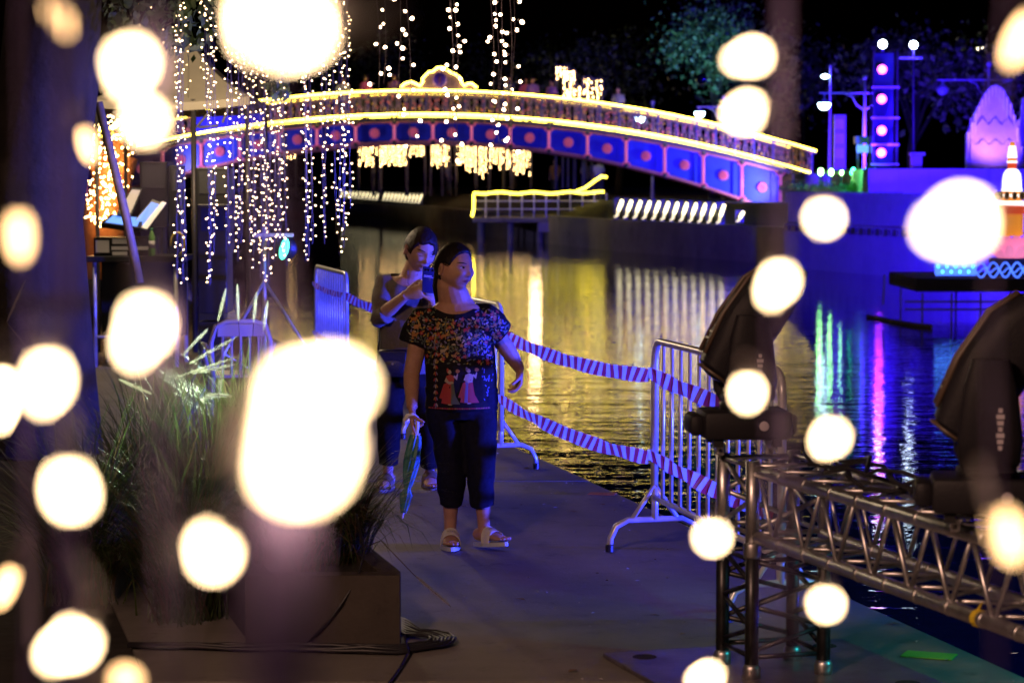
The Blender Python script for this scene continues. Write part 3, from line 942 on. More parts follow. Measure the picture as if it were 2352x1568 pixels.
# red beacons on far masts
for (u, v, lab) in ((1788, 205, 'left of two far masts with a red beacon'), (1846, 219, 'right of two far masts with a red beacon')):
    p = at(u, v, 300)
    o = empty('beacon_mast', Vector((p.x, 300, 1.05)), lab, 'mast')
    MB().tube([(p.x, 300, 1.05), p], .2, n=6).build('mast', M_BDARK, o)
    MB().ell(p, (.18, .18, .18), 8, 6).build('beacon', emis('red_beacon', (1, .05, .02), 12), o, smooth=True)

# ------------------------------------------------------------------ trees
M_BARK = mat('bark', (.022, .017, .013), .9, var=.4, vscale=6, bump=1.0, bscale=25)
M_LEAF = mat('tree_leaf', (.045, .085, .03), .55, var=.45, vscale=2.5)
def tree(base, h, crown, n, label, seed, leaf=.22, trunk_r=.22, group='trees on the far bank', clumps=26, mleaf=None):
    rn = random.Random(seed)
    base = Vector(base)
    o = empty('tree', base, label, 'tree', group)
    cz = base.z + h
    c0 = Vector((base.x, base.y, cz))
    mb = MB()
    tp = [base, base + Vector((rn.uniform(-.2, .2), 0, h * .35)), base + Vector((rn.uniform(-.3, .3), 0, h * .75))]
    mb.tube(tp, [trunk_r, trunk_r * .75, trunk_r * .5], n=9)
    cl = []
    for k in range(clumps):
        d = Vector((rn.gauss(0, 1), rn.gauss(0, 1), rn.gauss(0, .8))).normalized() * rn.uniform(.35, 1)
        cl.append(c0 + Vector((d.x * crown[0], d.y * crown[1], d.z * crown[2])))
    for c in cl[:10]:
        mid = tp[2].lerp(c, .5) + Vector((0, 0, .2))
        mb.tube([tp[1].lerp(tp[2], rn.random()), mid, c], [trunk_r * .35, trunk_r * .22, trunk_r * .07], n=5)
    mb.build('trunk', M_BARK, o, smooth=True)
    fb = MB()
    s = min(crown) * .33
    for k in range(n):
        c = rn.choice(cl)
        p = c + Vector((rn.gauss(0, s), rn.gauss(0, s), rn.gauss(0, s * .8)))
        leaf_quad(fb, p, leaf * rn.uniform(.6, 1.4), rn, .4)
    fb.build('crown', mleaf or M_LEAF, o)
    return o
tree((X(1640, 99), 99, 1.05), 6.3, (2.6, 1.8, 1.5), 3600, 'leafy tree with teal lit branches above the right half of the bridge', 1, .2, clumps=22)
lamp('assumed_uplight', 'SPOT', at(1640, 330, 94), 2600, (.25, .75, 1.0), at(1570, 90, 98.5), bpy.data.objects['tree'], .15, 60, .8)  # assumed unseen lamp for the teal light on the branches
for i, (u, Y, h, cr, n, lab) in enumerate((
        (2240, 88, 4.6, (2.6, 2, 1.6), 1500, 'dark tree behind the mountain scenery'),
        (2100, 96, 5.2, (3.0, 2, 1.8), 1500, 'dark tree behind the light tower'),
        (1760, 110, 5.5, (3.4, 2, 2.2), 1500, 'dark tree beyond the right end of the bridge'),
        (1420, 120, 6.0, (3.6, 2, 2.4), 1500, 'dark tree beyond the middle of the bridge'),
        (1180, 135, 6.5, (4.2, 2, 2.5), 1500, 'dark tree right of the bridge crest far behind'),
        (860, 140, 6.5, (4.2, 2, 2.5), 1500, 'dark tree left of the bridge crest far behind'))):
    tree((X(u, Y), Y, 1.05), h, cr, n, lab, 20 + i, .3)
# ================================================================== BARRICADES AND TAPE
M_BAR = mat('barricade_paint', (.62, .62, .64), .32, metal=.35, var=.14, vscale=18)
def barricade(p0, p1, label, n=12, H=1.06):
    p0, p1 = Vector(p0), Vector(p1)
    L = (p1 - p0).length
    d = (p1 - p0).normalized(); nrm = Vector((-d.y, d.x, 0))
    o = empty('crowd_barrier', (p0 + p1) / 2, label, 'barrier', 'metal crowd barriers along the water edge')
    zb = .27
    r = .1
    path = [p0 + Vector((0, 0, zb - .02))]
    path += [p0 + Vector((0, 0, H - r))]
    for k in range(1, 6):
        a = math.pi / 2 * k / 5
        path.append(p0 + d * (r - r * math.cos(a)) + Vector((0, 0, H - r + r * math.sin(a))))
    for k in range(0, 6):
        a = math.pi / 2 * k / 5
        path.append(p1 - d * (r - r * math.sin(a)) + Vector((0, 0, H - r + r * math.cos(a))))
    path += [p1 + Vector((0, 0, zb - .02))]
    MB().tube(path, .0185, n=10).build('frame', M_BAR, o, smooth=True)
    MB().tube([p0 + Vector((0, 0, zb)), p1 + Vector((0, 0, zb))], .0165, n=8).build('bottom_rail', M_BAR, o, smooth=True)
    for k in range(1, n + 1):
        q = p0 + d * (L * k / (n + 1))
        MB().tube([q + Vector((0, 0, zb)), q + Vector((0, 0, H - .005))], .0095, n=8).build('bar', M_BAR, o, smooth=True)
    for e, sg in ((p0, 1), (p1, -1)):
        e = e + d * sg * .01
        zf = .16
        pts = [e + nrm * .235 + Vector((0, 0, .02)), e + nrm * .23 + Vector((0, 0, .07)), e + nrm * .2 + Vector((0, 0, .13)), e + nrm * .14 + Vector((0, 0, zf)), e + Vector((0, 0, zf)),
               e - nrm * .14 + Vector((0, 0, zf)), e - nrm * .2 + Vector((0, 0, .13)), e - nrm * .23 + Vector((0, 0, .07)), e - nrm * .235 + Vector((0, 0, .02))]
        ft = MB().tube(pts, .016, n=8).build('foot', M_BAR, o, smooth=True)
        WLOC[ft.name] = world_loc(o)
        for s2 in (1, -1):
            MB().tube([e + Vector((0, 0, .33)), e + nrm * s2 * .12 + Vector((0, 0, zf))], .013, n=8).build('brace', M_BAR, ft, smooth=True)
            MB().lathe(e + nrm * s2 * .235, [(.02, 0.002), (.021, .035), (.017, .04)], 10).build('rubber_cap', M_BLACK, ft)
        MB().tube([e + Vector((0, 0, zf)), e + Vector((0, 0, zb + .05))], .0175, n=8).build('stub', M_BAR, ft, smooth=True)
    return o
NB0, NB1 = Vector((.717, 12.1, 0)), Vector((1.14, 10.15, 0))
MB0, MB1 = Vector((-.56, 17.4, 0)), Vector((-.07, 15.45, 0))
FB0, FB1 = Vector((-1.82, 22.45, 0)), Vector((-1.41, 20.6, 0))
barricade(NB0, NB1, 'white crowd barrier nearest the truss tower with striped tape across it')
barricade(MB0, MB1, 'crowd barrier half hidden behind the woman in the printed blouse')
barricade(FB0, FB1, 'farthest crowd barrier, blue lit, left of the woman with the phone')

M_TRED = mat('tape_red', (.5, .03, .04), .28, var=.2, vscale=30)
M_TWHITE = mat('tape_white', (.72, .72, .74), .25, var=.1, vscale=30)
for m_, c_ in ((M_TRED, (.5, .03, .06, 1)), (M_TWHITE, (.75, .75, .78, 1))):
    n, l = m_.node_tree.nodes, m_.node_tree.links
    tr_ = n.new('ShaderNodeBsdfTranslucent'); tr_.inputs['Color'].default_value = c_
    mx = n.new('ShaderNodeMixShader'); mx.inputs[0].default_value = .5
    l.new(n['Principled BSDF'].outputs[0], mx.inputs[1]); l.new(tr_.outputs[0], mx.inputs[2])
    l.new(mx.outputs[0], n['Material Output'].inputs['Surface'])
def tape(p0, p1, sag, label, w=.075, tw=0.0, lift=0.0):
    p0, p1 = Vector(p0), Vector(p1)
    L = (p1 - p0).length
    d = (p1 - p0).normalized()
    side = Vector((d.y, -d.x, 0)).normalized()
    n = max(6, int(L / .075))
    mb = MB()
    def pt(t, h):
        c = p0.lerp(p1, t) - Vector((0, 0, sag * 4 * t * (1 - t)))
        a = tw * math.sin(t * 9) + .25 * math.sin(t * 23 + sag * 40)
        up = Vector((0, 0, 1)) * math.cos(a) + side * math.sin(a)
        ww = w * (1 - .25 * math.exp(-((t) / .03) ** 2) - .25 * math.exp(-((1 - t) / .03) ** 2))
        return c + up * (h * ww)
    sk = .9 * .05 / L
    sub = 2
    for k in range(n):
        mb.mi = k % 2
        for j in range(sub):
            ta, tb_ = (k + j / sub) / n, (k + (j + 1) / sub) / n
            q = []
            for (t, h) in ((ta, -.5), (tb_, -.5), (tb_, .5), (ta, .5)):
                tt = min(1, max(0, t + (sk if h > 0 else -sk) * .5))
                q.append(pt(tt, h))
            mb.add(q, [(0, 1, 2, 3)])
    o = mb.build('barrier_tape', [M_TWHITE, M_TRED])
    tag(o, label, 'tape', 'red and white barrier tapes')
    return o
e_ = Vector((-.02, -.03, 0))
def zz(v, z): return Vector((v.x, v.y, z))
tape(zz(MB1, .89) + e_, zz(NB0, .885) + e_, .05, 'upper striped tape stretched from the middle barrier to the near barrier')
tape(zz(MB1, .47) + e_, zz(NB0, .47) + e_, .05, 'lower striped tape stretched from the middle barrier to the near barrier', tw=.25)
tape(zz(FB1, .88) + e_, zz(MB0, .89) + e_, .06, 'upper striped tape behind the woman with the phone')
tape(zz(FB1, .44) + e_, zz(MB0, .47) + e_, .08, 'lower striped tape behind the woman with the phone', tw=.4)
k_off = Vector((-.035, -.015, 0))
tape(zz(NB0, .90) + k_off, zz(NB1, .86) + k_off, .02, 'upper striped tape lying across the bars of the near barrier', tw=.1)
tape(zz(NB0, .49) + k_off, zz(NB1, .45) + k_off, .015, 'lower striped tape lying across the bars of the near barrier', tw=.3)
tape(zz(FB0, .9) + k_off, zz(FB1, .88) + k_off, .02, 'upper striped tape across the farthest barrier', w=.05)
tape(zz(FB0, .45) + k_off, zz(FB1, .44) + k_off, .02, 'lower striped tape across the farthest barrier', w=.05)

# ================================================================== TRUSS TOWER, TRUSS, MOVING HEADS
TC = Vector((.985, 9.05, 0))
DA = Vector((.29, -.957, 0)).normalized()
DB = Vector((.957, .29, 0)).normalized()
UPV = Vector((0, 0, 1))
def brace_line(o, a0, a1, b0, b1, n, r, m):
    for k in range(n):
        pa, pb = a0.lerp(a1, k / n), b0.lerp(b1, (k + .5) / n)
        pc = a0.lerp(a1, (k + 1) / n)
        MB().tube([pa, pb], r, n=8).build('brace', m, o, smooth=True)
        MB().tube([pb, pc], r, n=8).build('brace', m, o, smooth=True)
def truss_tower(c, label):
    o = empty('truss_tower', c, label, 'truss', 'box truss towers')
    h = .145
    cs = [c + DA * sa * h + DB * sb * h for sa, sb in ((-1, -1), (1, -1), (1, 1), (-1, 1))]
    for q in cs:
        MB().tube([q + UPV * .03, q + UPV * .5], .0255, n=12).build('leg', M_DARKSTEEL, o, smooth=True)
        MB().tube([q + UPV * .5, q + UPV * .83], .0255, n=12).build('leg', M_STEEL, o, smooth=True)
        MB().lathe(q, [(.034, .02), (.034, .06), (.028, .075)], 12).build('connector', M_STEEL, o, smooth=True)
        MB().lathe(q, [(.03, .47), (.034, .48), (.034, .52), (.03, .53)], 12).build('connector', M_STEEL, o, smooth=True)
    for k in range(4):
        a, b = cs[k], cs[(k + 1) % 4]
        brace_line(o, a + UPV * .12, a + UPV * .46, b + UPV * .12, b + UPV * .46, 2, .0095, M_DARKSTEEL)
        for z in (.1, .46, .56, .81):
            MB().tube([a + UPV * z, b + UPV * z], .0095, n=8).build('rung', M_STEEL if z > .5 else M_DARKSTEEL, o, smooth=True)
        brace_line(o, a + UPV * .57, a + UPV * .81, b + UPV * .57, b + UPV * .81, 1, .0095, M_STEEL)
    return o
truss_tower(TC, 'low black and silver truss tower standing on the steel plate')
TEND = TC + DA * 3.4
truss_tower(TEND, 'truss tower at the far end of the truss outside the view')
tr = empty('box_truss', TC + DA * .16 + UPV * .5, 'long aluminium box truss running from the tower to the right edge', 'truss')
h = .132
ch_ = {}
for sb in (-1, 1):
    for z in (.795, .55):
        a, b = TC + DA * .172 + DB * sb * h + UPV * z, TEND - DA * .172 + DB * sb * h + UPV * z
        ch_[(sb, z)] = (a, b)
        MB().tube([a, b], .0235, n=14).build('chord', M_STEEL, tr, smooth=True)
        for k in range(1, 14):
            q = a.lerp(b, k / 14)
            MB().lathe(q - DA * .012, [(.0245, 0), (.0255, .006), (.0255, .018), (.0245, .024)], 12, axis=DA).build('weld_band', M_STEEL, tr, smooth=True)
NB_ = 11
for sb in (-1, 1):
    brace_line(tr, *ch_[(sb, .795)], *ch_[(sb, .55)], NB_, .0085, M_STEEL)
for z in (.795, .55):
    brace_line(tr, *ch_[(-1, z)], *ch_[(1, z)], NB_, .0075, M_STEEL)
# yellow tie on the lower chord
q = ch_[(-1, .55)][0].lerp(ch_[(-1, .55)][1], .56)
tie = empty('cable_tie', q, 'small yellow tie knotted on the lower truss tube', 'tie')
MB().lathe(q - DA * .012, [(.026, 0), (.029, .008), (.027, .03)], 10, axis=DA).build('band', mat('yellow_tie', (.6, .45, .03), .5), tie)
MB().tube([q + UPV * .025, q + UPV * .05 + DA * .02], [.006, .003], n=5).build('tail', MATS['yellow_tie'], tie)

# base plate with holes
bp = empty('base_plate', TC + UPV * .0, 'rusty steel base plate with round holes under the truss tower', 'plate')
M_PLATE = mat('plate_steel', (.2, .17, .17), .42, metal=.7, var=.35, vscale=6, bump=.2, bscale=60)
rotp = Matrix((DB, -DA, UPV)).transposed()
MB().box(TC + Vector((0, -.02, .012)), (1.02, .98, .018), rotp, bev=.004).build('plate', M_PLATE, bp)
for sa in (-1, 1):
    for sb in (-1, 1):
        q = TC + Vector((0, -.02, 0)) + DA * sa * .37 + DB * sb * .38
        MB().lathe(q, [(.048, .0205), (.046, .0225), (.03, .0215)], 18).build('hole', mat('hole_dark', (.004, .004, .005), .9), bp)

# ---------------- moving head lamps
M_HEAD = mat('moving_head_shell', (.013, .012, .016), .55, bump=.15, bscale=120, spec=.2)
M_LITTRIM = mat('moving_head_lit_trim', (.09, .06, .04), .45)  # warm light on the black shell's edges put into this brown
M_PRINT = mat('pale_print', (.5, .45, .5), .5)
def ring_loft(mb, secs, n=20, p=3.2):
    """secs: (center, axisA, axisB, ra, rb) superellipse rings."""
    vs, fs = [], []
    for (c, a, b, ra, rb) in secs:
        for k in range(n):
            t = 2 * math.pi * k / n
            ct, st_ = math.cos(t), math.sin(t)
            f = (abs(ct) ** p + abs(st_) ** p) ** (-1 / p)
            vs.append(c + a * (ra * ct * f) + b * (rb * st_ * f))
    m = len(secs)
    for i in range(m - 1):
        for k in range(n):
            q, s = i * n + k, i * n + (k + 1) % n
            fs.append((q, s, s + n, q + n))
    fs.append(tuple(reversed(range(n)))); fs.append(tuple((m - 1) * n + k for k in range(n)))
    mb.add(vs, fs)
def moving_head(c, yaw, tilt, label, S=1.0, lens_m=None):
    """c: centre of the underside of the base"""
    o = empty('moving_head_lamp', c, label, 'stage lamp', 'moving head stage lamps on the truss')
    fx = Vector((math.cos(yaw), math.sin(yaw), 0)); fy = Vector((-math.sin(yaw), math.cos(yaw), 0))
    rot = Matrix((fx, fy, UPV)).transposed()
    MB().box(c + UPV * .08 * S, (.36 * S, .27 * S, .115 * S), rot, bev=.018).build('base', M_HEAD, o, autosmooth=True)
    MB().box(c + UPV * .08 * S - fx * .205 * S, (.06 * S, .2 * S, .085 * S), rot, bev=.02).build('base_handle', M_HEAD, o, autosmooth=True)
    MB().box(c + UPV * .08 * S + fx * .19 * S, (.03 * S, .2 * S, .08 * S), rot, bev=.012).build('base_panel', M_HEAD, o, autosmooth=True)
    MB().lathe(c + UPV * .08 * S - fy * .136 * S + fx * .06 * S, [(.018, 0), (.018, .006), (.012, .008)], 12, axis=-fy).build('socket', M_PRINT, o)
    for sx in (-1, 1):
        for sy in (-1, 1):
            MB().box(c + fx * sx * .12 * S + fy * sy * .09 * S + UPV * .008, (.035, .035, .03), rot).build('base_foot', M_BLACK, o)
    MB().lathe(c, [(.1 * S, .135 * S), (.1 * S, .165 * S), (.085 * S, .17 * S)], 20).build('pan_bearing', M_BLACK, o, smooth=True)
    yk = MB()
    MB_ = []
    for s in (-1, 1):
        mb = MB()
        secs = []
        for (z, off, ra, rb) in ((.165, .10, .085, .03), (.2, .15, .1, .032), (.27, .172, .105, .034), (.44, .172, .085, .034), (.53, .168, .06, .03)):
            secs.append((c + UPV * z * S + fy * s * off * S, fx, fy, ra * S, rb * S))
        ring_loft(mb, secs)
        arm = mb.build('yoke_arm', M_HEAD, o, autosmooth=True)
        if s == -1:
            WLOC[arm.name] = world_loc(o)
            # vertical maker's lettering, unreadable at this distance
            for k in range(7):
                MB().box(c + UPV * (.25 + .02 * k) * S - fy * .2075 * S + fx * .03 * S, (.012 + .006 * (k % 3), .002, .013), rot).build('letter', M_PRINT, arm)
    MB().box(c + UPV * .178 * S, (.17 * S, .28 * S, .035 * S), rot, bev=.01).build('yoke_bridge', M_HEAD, o, autosmooth=True)
    # head
    hc = c + UPV * .5 * S + fx * .03 * S
    ax = (fx * -math.cos(tilt) + UPV * -math.sin(tilt)).normalized()       # towards the lens end
    up = ax.cross(fy).normalized()
    if up.z < 0: up = -up
    mb = MB()
    secs = []
    for (t, ra, rb, du) in ((.262, .07, .095, -.01), (.25, .085, .108, -.008), (.13, .108, .122, .0), (.0, .118, .127, .004), (-.14, .112, .122, 0.004), (-.235, .078, .11, -.012), (-.285, .04, .085, -.03)):
        secs.append((hc + ax * t * S + up * du * S, up, fy, ra * S, rb * S))
    ring_loft(mb, secs, 24, 4.0)
    hd = mb.build('head', M_HEAD, o, autosmooth=True)
    WLOC[hd.name] = world_loc(o)
    rl = Matrix((ax, fy, up)).transposed()
    MB().lathe(hc + ax * .258 * S, [(.07 * S, 0), (.084 * S, .012), (.072 * S, .016)], 22, axis=ax).build('bezel', M_LITTRIM, hd, smooth=True)
    MB().ell(hc + ax * .268 * S, (.056 * S, .056 * S, .018 * S), 20, 10, Vector((0, 0, 1)).rotation_difference(ax).to_matrix()).build('lens', lens_m or mat('dark_lens', (.01, .012, .02), .05), hd, smooth=True)
    for s in (-1, 1):
        MB().tube([hc + ax * .22 * S + up * .092 * S + fy * s * .07 * S, hc + ax * .05 * S + up * .122 * S + fy * s * .06 * S, hc - ax * .13 * S + up * .12 * S + fy * s * .05 * S, hc - ax * .235 * S + up * .075 * S + fy * s * .04 * S], .009 * S, n=6).build('ridge', M_LITTRIM, hd, smooth=True)
    for k in range(5):
        MB().box(hc + ax * (.16 - .03 * k) * S + up * .106 * S, (.008, .09 * S, .01), rl).build('vent_slat', M_LITTRIM, hd)
    # clamps
    for s in (-1, 1):
        q = c + fx * s * .1 * S - UPV * .022
        cl = MB().box(q, (.03, .06, .045), rot, bev=.006).build('clamp', M_STEEL, o)
        WLOC[cl.name] = world_loc(o)
        MB().tube([q - fy * .02, q - fy * .06 - UPV * .012], .006, n=6).build('clamp_bolt', M_STEEL, cl)
    return o
hz1 = .88
moving_head(Vector((X(1712, 9.05), 9.05, hz1)), R(4), R(55), 'black moving head stage lamp on top of the truss tower', .92)
p2 = TC + DA * 1.95
moving_head(Vector((p2.x - .12, p2.y + .06, .852)), R(-8), R(57), 'large black moving head stage lamp at the right edge on the truss', .92)
# cables over the truss
M_CABLE = mat('black_cable', (.015, .014, .018), .45)
rnd = random.Random(21)
for i in range(4):
    pts = []
    for k in range(16):
        t = .25 + 1.5 * k / 15
        q = TC + DA * t + DB * (.03 + .12 * math.sin(k * .9 + i * 2) * .6 + .02 * i)
        pts.append(q + UPV * (.825 + .02 * math.sin(k * 1.7 + i) + .012 * i))
    o = MB().tube(pts, .008, n=6).build('power_cable', M_CABLE, smooth=True)
    tag(o, ('first', 'second', 'third', 'fourth')[i] + ' from the front of the black cables lying along the truss top', 'cable', 'cables on the truss')
# green card and small orange card on the ground
o = MB().box((X(2150, 9.35) + 0, 9.38, .006), (.2, .12, .004), Matrix.Rotation(R(-22), 3, 'Z')).build('paper_card', mat('green_card', (.12, .42, .05), .7))
tag(o, 'green paper card lying on the teal lit concrete edge', 'card')
o = MB().box((X(1386, 14.2), 14.25, .006), (.16, .1, .004), Matrix.Rotation(R(-12), 3, 'Z')).build('paper_card', mat('orange_card', (.4, .16, .06), .7))
tag(o, 'small orange brown card on the walkway edge behind the printed blouse woman', 'card')

# ================================================================== PLANTER AND FOUNTAIN GRASS
PF, PH = 9.6, .285
pl = empty('planter', (-1.4, PF, 0), 'low concrete planter box of fountain grass beside the walkway', 'planter')
M_PLANT = concrete_mat('planter_concrete', (.022, .016, .013), (.045, .034, .028), stain=.4, sc=2.2)
pr = lambda y: -.45 - .244 * (y - PF)
pL = lambda y: pr(y) - .62
t_ = .09
yb = 15.0
for nm, poly in (('front_wall', [(pL(PF), PF), (pr(PF), PF), (pr(PF) - .0, PF + t_), (pL(PF), PF + t_)]), ('left_wall', [(pL(PF), PF + t_ + .002), (pL(PF) + t_, PF + t_ + .002), (pL(yb) + t_, yb), (pL(yb), yb)]),
                 ('side_wall', [(pr(PF), PF + t_ + .002), (pr(yb), yb), (pr(yb) - t_, yb), (pr(PF) - t_, PF + t_ + .002)]),
                 ('back_wall', [(pL(yb), yb + .002), (pr(yb), yb + .002), (pr(yb), yb + t_), (pL(yb), yb + t_)])):
    mb = MB().prism([Vector((x, y, 0)) for x, y in poly], (0, 0, .0), (0, 0, PH))
    ob = mb.build(nm, M_PLANT, pl)
    fix_normals(ob.data)
MB().prism([Vector((pL(PF) + t_, PF + t_, 0)), Vector((pr(PF) - t_, PF + t_, 0)), Vector((pr(yb) - t_, yb, 0)), Vector((pL(yb) + t_, yb, 0))], (0, 0, .05), (0, 0, PH - .05)).build('soil', M_EARTH, pl)

def grass_mat(name, c1, c2):
    m = mat(name, c1, .5, col2=c2, vscale=14)
    thin(m, (*c2, 1), .45)
    return m
def thin(m, c, f):
    n, l = m.node_tree.nodes, m.node_tree.links
    t = n.new('ShaderNodeBsdfTranslucent'); t.inputs['Color'].default_value = c
    mx = n.new('ShaderNodeMixShader'); mx.inputs[0].default_value = f
    l.new(n['Principled BSDF'].outputs[0], mx.inputs[1]); l.new(t.outputs[0], mx.inputs[2])
    l.new(mx.outputs[0], n['Material Output'].inputs['Surface'])
M_BLADE = grass_mat('grass_blade', (.03, .055, .012), (.075, .11, .03))
M_DRY = grass_mat('grass_dry', (.09, .055, .03), (.15, .105, .055))
M_PLUME = mat('plume_hair', (.5, .45, .4), .6)
thin(M_PLUME, (.6, .55, .48, 1), .5)
def grass_clump(c, n, L, spread, seed, label, plumes=(), dry=.25, lean=(0, 0)):
    rn = random.Random(seed)
    c = Vector(c)
    if c.x < pL(c.y) + .1:
        c.z = 0.0; L *= 1.25
    o = empty('fountain_grass', c, label, 'grass', 'fountain grass clumps beside the walkway')
    fb = MB()
    for k in range(n):
        fb.mi = 1 if rn.random() < dry else 0
        a = rn.uniform(0, 2 * math.pi)
        d = Vector((math.cos(a) + lean[0], math.sin(a) + lean[1], 0)).normalized()
        b = c + Vector((rn.gauss(0, .06), rn.gauss(0, .06), 0))
        l = L * rn.uniform(.55, 1.1)
        e0 = R(rn.uniform(60, 88)); bend = R(rn.uniform(30, 130)) * spread
        p = b.copy(); w = rn.uniform(.003, .0055)
        sd = Vector((-d.y, d.x, 0))
        pts = []
        for j in range(6):
            t = j / 5
            pts.append((p.copy(), w * (1 - t) ** .6))
            e = e0 - bend * (t + .1) ** 1.3
            p = p + (d * math.cos(e) + Vector((0, 0, math.sin(e)))) * (l / 5)
            if p.z < .02: p.z = .02
        vs = []
        for (q, ww) in pts: vs += [q - sd * ww, q + sd * ww]
        fb.add(vs, [(2 * j, 2 * j + 1, 2 * j + 3, 2 * j + 2) for j in range(5)])
    f = fb.build('blades', [M_BLADE, M_DRY], o); f['kind'] = 'stuff'
    for (tip, base, pl_len) in plumes:
        tip, base = Vector(tip), Vector(base)
        d = (tip - base).normalized()
        st0 = c + Vector((rn.gauss(0, .03), rn.gauss(0, .03), 0))
        mid = st0.lerp(base, .6) + Vector((0, 0, .12))
        sobj = MB().tube([st0, mid, base, tip], [.0025, .002, .0018, .001], n=5).build('stem', M_DRY, o)
        hb = MB()
        Lp = (tip - base).length
        for j in range(420):
            t = rn.random()
            q = base.lerp(tip, t)
            a = rn.uniform(0, 2 * math.pi)
            s_, t__ = basis(d)
            out = (s_ * math.cos(a) + t__ * math.sin(a)) * rn.uniform(.5, 1) + d * 1.5
            ln = (.02 + .02 * rn.random()) * (math.sin(math.pi * min(1, t * .9 + .12)) ** .6)
            e = q + out.normalized() * ln
            sd = out.cross(d).normalized() * .00065
            hb.add([q - sd, q + sd, e], [(0, 1, 2)])
        hh = hb.build('plume', M_PLUME, o)
        hh['kind'] = 'stuff'
    return o
gz = PH - .05
def P_(u, v, Y): return at(u, v, Y)
grass_clump((X(470, 11.6), 11.6, gz), 900, .85, .8, 1, 'tall fountain grass clump with bright plumes left of the big glowing bulbs',
            [(P_(912, 732, 11.3).lerp(P_(550, 770, 11.3), 1), P_(432, 836, 11.4), .3), (P_(548, 818, 11.2), P_(400, 868, 11.3), .3), (P_(542, 836, 11.35), P_(440, 858, 11.3), .3),
             (P_(510, 846, 11.0), P_(500, 925, 11.1), .3), (P_(480, 752, 11.6), P_(420, 815, 11.6), .3), (P_(522, 905, 11.2), P_(455, 915, 11.3), .3), (P_(535, 910, 11.0), P_(470, 905, 11.1), .2)], dry=.15)
grass_clump((X(330, 11.9), 11.9, gz), 650, .9, .8, 2, 'dark fountain grass clump near the left tree', [(P_(520, 660, 12.2), P_(500, 740, 12.2), .3), (P_(60, 640, 12.4), P_(15, 740, 12.4), .3)], dry=.2)
grass_clump((X(560, 12.6), 12.6, gz), 650, .9, .8, 3, 'fountain grass clump in front of the white plastic chair', [(P_(545, 650, 13), P_(548, 740, 13), .3), (P_(590, 668, 13.2), P_(582, 742, 13.2), .3), (P_(615, 690, 13.2), P_(605, 760, 13.2), .3)], dry=.15)
grass_clump((X(755, 10.3), 10.3, gz), 800, .62, 1.15, 4, 'fountain grass clump spilling over the planter corner onto the walkway',
            [(P_(1035, 1392, 9.55), P_(952, 1320, 9.7), .3)], dry=.45, lean=(.75, -.15))
grass_clump((X(640, 10.0), 10.0, gz), 600, .5, .9, 5, 'dry brown grass clump at the front of the planter', [], dry=.7)
grass_clump((X(420, 10.2), 10.2, gz), 650, .7, .9, 6, 'grass clump at the lower left behind the glowing bulbs', [(P_(350, 905, 10.4), P_(270, 870, 10.4), .3)], dry=.3)
grass_clump((X(180, 10.6), 10.6, gz), 600, .8, .9, 7, 'dark grass clump at the left edge of the planter', [], dry=.3)
# cables by the planter corner
rc = random.Random(8)
for i in range(7):
    r0 = .045 + .016 * i
    xc = pr(PF) + .02
    pts = []
    n1 = 9
    for k in range(n1):
        t = k / (n1 - 1)
        pts.append(Vector((xc - 1.1 + 1.08 * t, PF - .05 - r0 * (.25 + .75 * t) - .02 * rc.random(), .01 + .012 * rc.random() + .004 * (i % 3))))
    for k in range(1, 8):
        a = -math.pi / 2 + (math.pi * .95) * k / 7
        pts.append(Vector((xc + .03 + math.cos(a) * (r0 + .03), PF + .02 + math.sin(a) * (r0 + .02) + .012 * rc.random(), .012 + .008 * rc.random() + .012 * k / 7)))
    pts.append(Vector((xc - .004, PF + .16 + .03 * i, .014 + .004 * i)))
    pts.append(Vector((xc - .04, PF + .3 + .04 * i, .012)))
    o = MB().tube(pts, .0078, n=7).build('floor_cable', M_CABLE, smooth=True)
    tag(o, '%s from the planter of the black cables curling round its corner' % ORD[i + 1], 'cable', 'cables round the planter corner')
c0 = at(928, 1430, 9.45)
o = MB().tube([Vector((c0.x, 9.5, .06)), Vector((c0.x + .02, 9.38, .02)), Vector((c0.x + .0, 9.1, .012)), Vector((c0.x - .03, 8.8, .012)), Vector((c0.x - .06, 8.3, .012))], .006, n=6).build('floor_cable', M_CABLE, smooth=True)
tag(o, 'single cable running from the planter corner towards the viewer', 'cable')
o = MB().tube([at(818, 1180, 9.9), at(838, 1265, 9.75), at(820, 1330, 9.62), at(785, 1385, 9.585), at(760, 1420, 9.588), at(700, 1480, 9.58)], .006, n=6).build('hanging_cable', M_CABLE, smooth=True)
tag(o, 'dark cable drooping down the front of the planter', 'cable')

# ================================================================== LEFT: TREE, TENT, SOUND DESK, CHAIR, STAND
# big trunk
tk = empty('tree', (X(70, 16.5), 16.5, 0), 'thick dark tree trunk at the left edge with leaves hanging over the lights', 'tree')
tx = X(78, 16.5)
MB().tube([(tx, 16.5, -.05), (tx + .02, 16.5, .6), (tx - .03, 16.5, 1.6), (tx + .12, 16.5, 2.6), (tx + .2, 16.45, 3.6), (tx + .4, 16.4, 5.0)], [.46, .38, .36, .34, .3, .22], n=18).build('trunk', M_BARK, tk, smooth=True)
MB().tube([(tx + .15, 16.45, 3.0), (tx + .7, 16.2, 3.5), (tx + 1.5, 15.9, 3.75), (tx + 2.4, 15.6, 3.9)], [.14, .09, .06, .03], n=8).build('branch', M_BARK, tk, smooth=True)
rnd = random.Random(9)
fb = MB()
for k in range(900):
    t = rnd.random()
    u = 245 + 330 * rnd.random(); v = -60 + 190 * rnd.random() ** 1.2
    if v > 60 + 70 * math.exp(-((u - 430) / 60) ** 2): continue
    leaf_quad(fb, at(u, v, rnd.uniform(15.2, 17.0)), rnd.uniform(.05, .1), rnd, 1.2)
